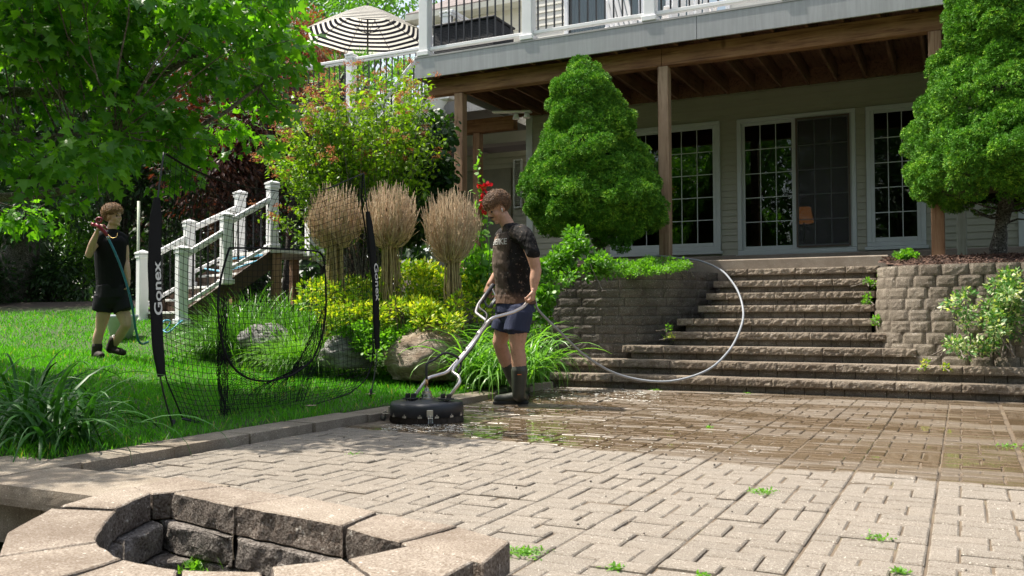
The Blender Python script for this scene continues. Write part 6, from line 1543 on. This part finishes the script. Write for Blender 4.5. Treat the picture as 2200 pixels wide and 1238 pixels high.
limb(b, [K1(1078, 508, .17), K1(1072, 545, .20), K1(1074, 582, .20)], [.062, .055, .044]); limb(b, [K1(1074, 582, .20), K1(1064, 596, .19), K1(1053, 610, .17)], [.046, .043, .029])
hand(b, K1(1147, 622, -.26), (-.0, 0, -1)+c_r*-.15, c_r*.9-c_f*.25, 1, (.9, 1.0, .8), .20)
hand(b, K1(1053, 610, .17), np.array([0, 0, -.9])-c_r*.25, -c_f*.5+fwd1*.8, -1, (.7, .9, .8), .20)
limb(b, [K1(1117, 672, -.08), K1(1113, 712, -.10), K1(1111, 748, -.10)], [.08, .086, .064]); limb(b, [K1(1111, 746, -.10), K1(1115, 778, -.09), K1(1115, 845, -.08)], [.064, .067, .042])
limb(b, [K1(1099, 670, .09), K1(1084, 705, .11), K1(1073, 735, .12)], [.08, .086, .064]); limb(b, [K1(1073, 735, .12), K1(1085, 770, .15), K1(1112, 830, .20)], [.063, .064, .042])
fuse(b, 'body', skin1, man1, .0058)
# shirt
def shirtmat():
    m, t, N, L = newmat('muddy_black_tshirt'); tc = N('ShaderNodeTexCoord').outputs['Object']
    dp = N('ShaderNodeVectorMath'); dp.operation = 'DOT_PRODUCT'; L(tc, dp.inputs[0]); dp.inputs[1].default_value = tuple(fwd1)
    base = (.010, .009, .009); streak = noise_n(t, 5, 7, .75, mapping(t, (1.6, 1.6, .7)), .6); sp = noise_n(t, 26, 5, .75)
    off = float((K1(1095, 560)-np.array(man1.location))@fwd1)
    front = ramp(t, mth(t, 'ADD', mth(t, 'MULTIPLY', mth(t, 'SUBTRACT', dp.outputs['Value'], off+.035), 9), mth(t, 'MULTIPLY', mth(t, 'SUBTRACT', streak, .5), 2.2)), [(.1, (0, 0, 0)), (.7, (.85, .85, .85))])
    c = mix(t, front, base, (.13, .095, .072))
    c = mix(t, ramp(t, streak, [(.60, (0, 0, 0)), (.70, (.5, .5, .5))]), c, (.13, .075, .05))
    c = mix(t, ramp(t, sp, [(.60, (0, 0, 0)), (.66, (.85, .85, .85))]), c, (.26, .19, .145))
    z = N('ShaderNodeSeparateXYZ'); L(tc, z.inputs[0]); low = ramp(t, mth(t, 'ADD', mth(t, 'MULTIPLY', mth(t, 'SUBTRACT', 1.02, z.outputs[2]), 5), streak), [(.7, (0, 0, 0)), (1.3, (.8, .8, .8))])
    c = mix(t, low, c, (.13, .075, .048))
    w2 = noise_n(t, 42, 3, .6); c = mix(t, ramp(t, w2, [(.715, (0, 0, 0)), (.73, (.9, .9, .9))]), c, (.5, .5, .5))
    fold = noise_n(t, 5, 3, .5, mapping(t, (2, 2, .8), (.3, .5, 0)), .5)
    finish(t, c, .8, fold, .8, .05, 0, .25); return m
b = MB()
limb(b, [K1(1104, 500, 0), K1(1105, 520, 0), K1(1106, 565, 0), K1(1107, 610, 0), K1(1106, 645, 0)], [(.155, .095), (.195, .132), (.20, .142), (.175, .132), (.18, .138)], 20)
b.tube([K1(1106, 635, 0), K1(1106, 654, 0)], [(.182, .14), (.188, .146)], 24, up0=tuple(c_f))
limb(b, [K1(1112, 502, -.10), K1(1128, 508, -.18), K1(1142, 537, -.235), K1(1145, 545, -.24)], [.078, .070, .060, .060]); limb(b, [K1(1095, 502, .10), K1(1080, 508, .17), K1(1072, 540, .21), K1(1071, 548, .21)], [.075, .066, .059, .060])
limb(b, [K1(1093, 489, 0), K1(1098, 497, 0)], [.066, .088])
sh1 = fuse(b, 'tshirt', shirtmat(), man1, .006, 6)
me = sh1.data; co = np.array([v.co for v in me.vertices]); nr = np.array([v.normal for v in me.vertices])
w = co*np.array([5.5, 5.5, 3.2]); w[:, 2] += co[:, 0]*4; co += nr*(.020*vnoise(w, 1.2, 2, 3)+.007*vnoise(co*np.array([1, 1, .5])+co[:, 2:]*.6, 13, 2, 5))[:, None]
for v, p in zip(me.vertices, co): v.co = p
# printed chest lettering, projected on the shirt
loc1 = np.array(man1.location); bvh = BVHTree.FromPolygons([tuple(p) for p in co], [tuple(p.vertices) for p in me.polygons])
cu = bpy.data.curves.new('t', 'FONT'); cu.body = 'BEIKE'; cu.size = 1; cu.offset = .02; cu.align_x = 'RIGHT'; tmp = bpy.data.objects.new('t', cu); COL.objects.link(tmp)
dg = bpy.context.evaluated_depsgraph_get(); tm_ = bpy.data.meshes.new_from_object(tmp.evaluated_get(dg)); bpy.data.objects.remove(tmp)
bmm = bmesh.new(); bmm.from_mesh(tm_); bmesh.ops.triangulate(bmm, faces=bmm.faces); bmesh.ops.subdivide_edges(bmm, edges=bmm.edges, cuts=2, use_grid_fill=True); bmm.to_mesh(tm_); bmm.free()
tc_ = np.array([v.co for v in tm_.vertices]); sc = .052/.72; tc_ = tc_*sc
pd = unit(fwd1*.8+lft1*.55)  # direction the print faces
xr_ = unit(np.cross([0, 0, 1], pd)); anchor = K1(1086, 524, -.15)-loc1; ok = []
for v, q in zip(tm_.vertices, tc_):
    o_ = anchor+xr_*q[0]*1.0+np.array([0, 0, 1])*q[1]+pd*.25; hit = bvh.ray_cast(Vector(o_), Vector(-pd))
    if hit[0] is None: v.co = Vector(anchor)-Vector(pd)*.05; continue
    v.co = hit[0]+Vector(pd)*.004
tm_.transform(Matrix.Translation(Vector(loc1))); link('chest_print', tm_, plain('worn_print', (.42, .41, .39), .8, 0, .4, 40), sh1)
# shorts
navy = fabricmat('navy_shorts_cloth', (.036, .043, .08), .85, .25, 500, .5)
b = MB(); limb(b, [K1(1107, 645, 0), K1(1107, 672, 0)], [(.165, .13), (.18, .14)], 20)
limb(b, [K1(1117, 672, -.08), K1(1112, 700, -.095)], [.118, .112]); b.tube([K1(1113, 690, -.09), K1(1110, 713, -.10)], [.112, .115], 22, up0=tuple(c_f))
limb(b, [K1(1094, 670, .09), K1(1085, 695, .105)], [.115, .105]); b.tube([K1(1085, 690, .10), K1(1079, 710, .11)], [.106, .108], 22, up0=tuple(c_f))
s_ = fuse(b, 'shorts', navy, man1, .006, 5)
me = s_.data; co = np.array([v.co for v in me.vertices]); nr = np.array([v.normal for v in me.vertices]); co += nr*(.012*vnoise(co*np.array([6, 6, 3]), 1.5, 2, 9))[:, None]
for v, p in zip(me.vertices, co): v.co = p
# boots
bootm = plain('olive_rubber_boot', (.042, .045, .035), .42, 0, .25, 12, .3, 40); solem = plain('boot_sole', (.02, .02, .018), .7)
def boot(top, ank, heel, toe, rt):
    b = MB(); limb(b, [ank+(top-ank)*.02, (top+ank)/2, top], [.056, .066, rt]); b.tube([ank, top], [.056, rt], 18, up0=tuple(c_f))
    f = toe-heel; L = np.linalg.norm(f); fd = unit(f); pts = [heel+fd*.05+np.array([0, 0, .055]), heel+fd*.12+np.array([0, 0, .055]), heel+fd*(L*.62)+np.array([0, 0, .045]), toe-fd*.045+np.array([0, 0, .042])]
    limb(b, pts, [.050, .052, .046, .040]); limb(b, [ank, heel+fd*.07+np.array([0, 0, .06])], [.056, .056])
    o = fuse(b, 'boot', bootm, man1, .006, 5)
    b = MB(); sd_ = np.cross([0, 0, 1], fd); n = 24; a = np.linspace(0, 2*math.pi, n, endpoint=False); cx = (heel+toe)/2
    P = [(cx+fd*math.cos(q)*L*.5*(1)+sd_*math.sin(q)*(.048+.006*math.cos(q)))[:2] for q in a]
    P = [tuple(cx[:2]+fd[:2]*np.sign(math.cos(q))*abs(math.cos(q))**.7*L*.5+sd_[:2]*np.sign(math.sin(q))*abs(math.sin(q))**.7*.048) for q in a]
    b.prism(P, cx[2]-.002, cx[2]+.024); b.build('boot_sole', solem, o, bevel=.005)
    return o
def flat(p, z=.004): p = p.copy(); p[2] = z; return p
bo = boot(K1(1116, 795, -.09), K1(1114, 848, -.09), flat(gz(1136, 868, 0)), flat(gz(1059, 869, 0)), .073)
boot(K1(1093, 786, .17), K1(1114, 835, .20), flat(gz(1137, 850, 0)), flat(gz(1063, 855, 0)), .070)
q = K1(1116, 805, -.17); b = MB(); b.box(q, (.035, .004, .008), np.array([c_r, c_f, np.cross(c_r, c_f)]).T); b.build('boot_tab', plain('orange_tab', (.6, .16, .04), .5), bo)
# hair, moustache, ear bud
h1 = hairmat('brown_hair', (.05, .028, .016), (.34, .19, .10))
cond = lambda p: (p[2] > .035 or (p[0] < -.02 and p[2] > -.045)) and not (p[0] > .075 and p[2] < .045)
b = MB(); ell(b, hc1+HR1@np.array([-.022, 0, .045]), (.098, .080, .084), HR1, 20); cap1 = b.build('hair', plain('brown_hair_base', (.04, .022, .014), .7), man1, True)
curls(cap1, hc1, HR1, h1, 4200, ((-.014, 0, .045), (.104, .086, .089), cond), (.006, .020), 1.05, .00125)
T1 = lambda p: hc1+HR1@np.array(p, float)
b = MB(); b.tube([T1((.088, -.026, -.053)), T1((.102, -.01, -.044)), T1((.104, 0, -.042)), T1((.102, .01, -.044)), T1((.088, .026, -.053))], [.004, .007, .0075, .007, .004], 8); b.build('moustache', plain('moustache_hair', (.05, .025, .015), .8), man1, True)
b = MB(); ell(b, T1((.008, .088, -.018)), (.007, .006, .008), HR1, 10); b.tube([T1((.008, .09, -.02)), T1((.016, .088, -.042))], .003, 8); b.build('earbud', M['white'], man1, True)
eyesbrows(man1, hc1, HR1, plain('brow_hair', (.045, .025, .016), .8), 1.03)

# ------------------------------------------------ curly-haired man carrying the hose on the lawn
D2 = 10.75
K2 = lambda px, py, dd=0.: at(px, py, D2+dd)
skin2 = skinmat('fair_skin', (.52, .33, .24), (.62, .41, .30))
man2 = thing('person', 'curly-haired man in black shirt and shorts holding a hose nozzle on the lawn', 'person', K2(235, 768))
b = MB(); fwd2 = unit(c_r*.86-c_f*.5*np.array([1, 1, 0])); lft2 = unit(np.cross([0, 0, 1], fwd2)); hfw = unit(c_r*.95-c_f*.3*np.array([1, 1, 0])+np.array([0, 0, .06])); HR2 = frame(hfw, (0, 0, 1)); hc2 = K2(243, 466)
headparts(b, hc2, HR2, 1.0)
limb(b, [K2(242, 482), K2(238, 500), K2(237, 515)], [.052, .058, .09])
limb(b, [K2(237, 516), K2(237, 550), K2(238, 600), K2(240, 645)], [(.16, .11), (.165, .12), (.14, .105), (.15, .115)])
limb(b, [K2(212, 514, -.08), K2(199, 530, -.16), K2(191, 547, -.2)], [.056, .050, .042]); limb(b, [K2(191, 547, -.2), K2(199, 523, -.24), K2(208, 501, -.26)], [.043, .042, .028])
limb(b, [K2(262, 512, .05), K2(268, 535, .06), K2(270, 562, .05)], [.054, .048, .041]); limb(b, [K2(270, 562, .05), K2(273, 582, .0), K2(276, 599, -.02)], [.042, .040, .027])
hand(b, K2(208, 501, -.26), np.array([0, 0, 1.])+c_r*.25, -c_r*.9-c_f*.2, 1, (.8, .9, .7), .185); hand(b, K2(276, 599, -.02), np.array([0, 0, -1.])+c_r*.05, c_r*.7+c_f*.5, -1, (.5, .6, .5), .185)
limb(b, [K2(226, 652, 0), K2(221, 680, 0), K2(216, 706, 0)], [.080, .080, .058]); limb(b, [K2(216, 706, 0), K2(210, 728, 0), K2(209, 758, 0)], [.056, .058, .036])
limb(b, [K2(254, 652, .05), K2(266, 678, .02), K2(271, 698, 0)], [.080, .080, .060]); limb(b, [K2(271, 698, 0), K2(258, 720, .06), K2(241, 748, .12)], [.056, .057, .036])
fuse(b, 'body', skin2, man2, .0065)
blk = fabricmat('black_cotton', (.010, .010, .012), .85, .3, 300, .6)
b = MB(); limb(b, [K2(237, 508), K2(237, 520), K2(237, 555), K2(238, 600), K2(240, 622)], [(.15, .10), (.19, .135), (.185, .135), (.17, .13), (.175, .13)], 20)
limb(b, [K2(222, 508, -.05), K2(211, 514, -.09), K2(205, 521, -.12)], [.075, .068, .064]); limb(b, [K2(252, 508, .03), K2(263, 513, .05), K2(266, 523, .06)], [.072, .064, .06]); limb(b, [K2(240, 497), K2(239, 505)], [.062, .08])
s_ = fuse(b, 'tshirt', blk, man2, .007, 5)
b = MB(); limb(b, [K2(239, 612), K2(240, 640)], [(.175, .135), (.19, .14)], 20); limb(b, [K2(226, 640), K2(221, 655)], [.122, .118]); b.tube([K2(225, 636), K2(220, 668)], [.12, .122], 22, up0=tuple(c_f)); limb(b, [K2(254, 640, .03), K2(262, 655, .03)], [.122, .118]); b.tube([K2(256, 636, .03), K2(268, 668, .02)], [.12, .12], 22, up0=tuple(c_f))
s_ = fuse(b, 'shorts', fabricmat('black_shorts_cloth', (.014, .014, .018), .7, .3, 300, .6), man2, .007, 5)
me = s_.data; co = np.array([v.co for v in me.vertices]); nr = np.array([v.normal for v in me.vertices]); co += nr*(.014*vnoise(co*np.array([6, 6, 3]), 1.5, 2, 19))[:, None]
for v, p in zip(me.vertices, co): v.co = p
wb = plain('brown_work_boot', (.03, .02, .015), .75, 0, .3, 30)
def shoe(ank, heel, toe, high):
    b = MB(); fd = unit(toe-heel); L = np.linalg.norm(toe-heel); up = np.array([0, 0, 1])
    limb(b, [heel+fd*.045+up*.045, heel+fd*L*.6+up*.045, toe-fd*.04+up*.038], [.042, .045, .038]); limb(b, [ank, heel+fd*.06+up*.05], [.062 if high else .05, .055]); o = fuse(b, 'work_boot', wb, man2, .007, 4); return o
shoe(K2(209, 744, 0), K2(203, 770, .06), K2(220, 771, -.16), True); shoe(K2(245, 731, .10), K2(230, 757, .14), K2(270, 766, 0), True)
for a, e in ((K2(209, 735, 0), K2(209, 746, 0)), (K2(249, 724, .09), K2(245, 732, .10))): b = MB(); b.tube([a, e], [.044, .044], 14); b.build('sock', plain('white_sock', (.6, .6, .58), .9), man2, True)
h2 = hairmat('sandy_curls', (.13, .065, .03), (.52, .32, .17))
b = MB(); ell(b, hc2+HR2@np.array([-.018, 0, .05]), (.100, .084, .088), HR2, 20); cap2 = b.build('hair', plain('sandy_hair_base', (.12, .065, .035), .7), man2, True)
curls(cap2, hc2, HR2, h2, 2600, ((-.012, 0, .052), (.110, .093, .095), lambda p: (p[2] > .045 or (p[0] < -.02 and p[2] > -.04)) and not (p[0] > .09 and p[2] < .055)), (.006, .016), 1.03, .0014)
eyesbrows(man2, hc2, HR2, plain('fair_brow_hair', (.12, .07, .04), .8))
b = MB(); b.tube(spl([K2(228, 499, -.10), K2(240, 511, -.155), K2(250, 509, -.15), K2(253, 500, -.11)], 24), .0022, 6); b.build('necklace', plain('gold_chain', (.7, .5, .2), .3, 1), man2, True)
# nozzle and teal hose in his hand
noz = thing('spray_nozzle', 'dark red hose spray nozzle gripped in the curly-haired man\'s raised hand', 'nozzle', K2(215, 490, -.28)); mr = plain('maroon_plastic', (.26, .02, .045), .3, 0, .15)
b = MB(); b.tube([K2(206, 482, -.3), K2(214, 488, -.3), K2(226, 500, -.3), K2(231, 508, -.3)], [.022, .026, .02, .016], 12); b.build('nozzle_body', mr, noz, True)
b = MB()
for a in np.linspace(0, 6.28, 20)[:-1]: pass
cr_ = K2(213, 473, -.3); th = np.linspace(0, 2*math.pi, 25); b.tube(cr_+np.outer(np.cos(th), c_r)*.03+np.outer(np.sin(th), c_u)*.026, .013, 8, False); b.build('nozzle_head', mr, noz, True)
b = MB(); b.tube([K2(204, 484, -.3), K2(197, 482, -.3)], [.017, .024], 10); b.tube([K2(222, 482, -.3), K2(230, 494, -.3)], [.009, .012], 8); b.build('nozzle_trigger', mr, noz, True)
b = MB(); b.tube([K2(230, 507, -.3), K2(234, 514, -.3)], [.015, .014], 10); b.build('coupling', M['steel_fit'], noz, True)
b = MB(); gl = gz(318, 736, .38); b.tube(spl([K2(233, 513, -.3), K2(246, 540, -.32), K2(262, 580, -.33), K2(276, 625, -.33), K2(285, 665, -.3), K2(291, 705, -.25), K2(298, 732, -.2), K2(306, 739, -.1), K2(318, 735, .05)], 80), .0135, 10)
tag(b.build('garden_hose', plain('teal_hose', (.02, .16, .22), .35, 0, .1), None, True), 'dark teal hose hanging from the curly-haired man\'s raised nozzle to the lawn', 'hose')
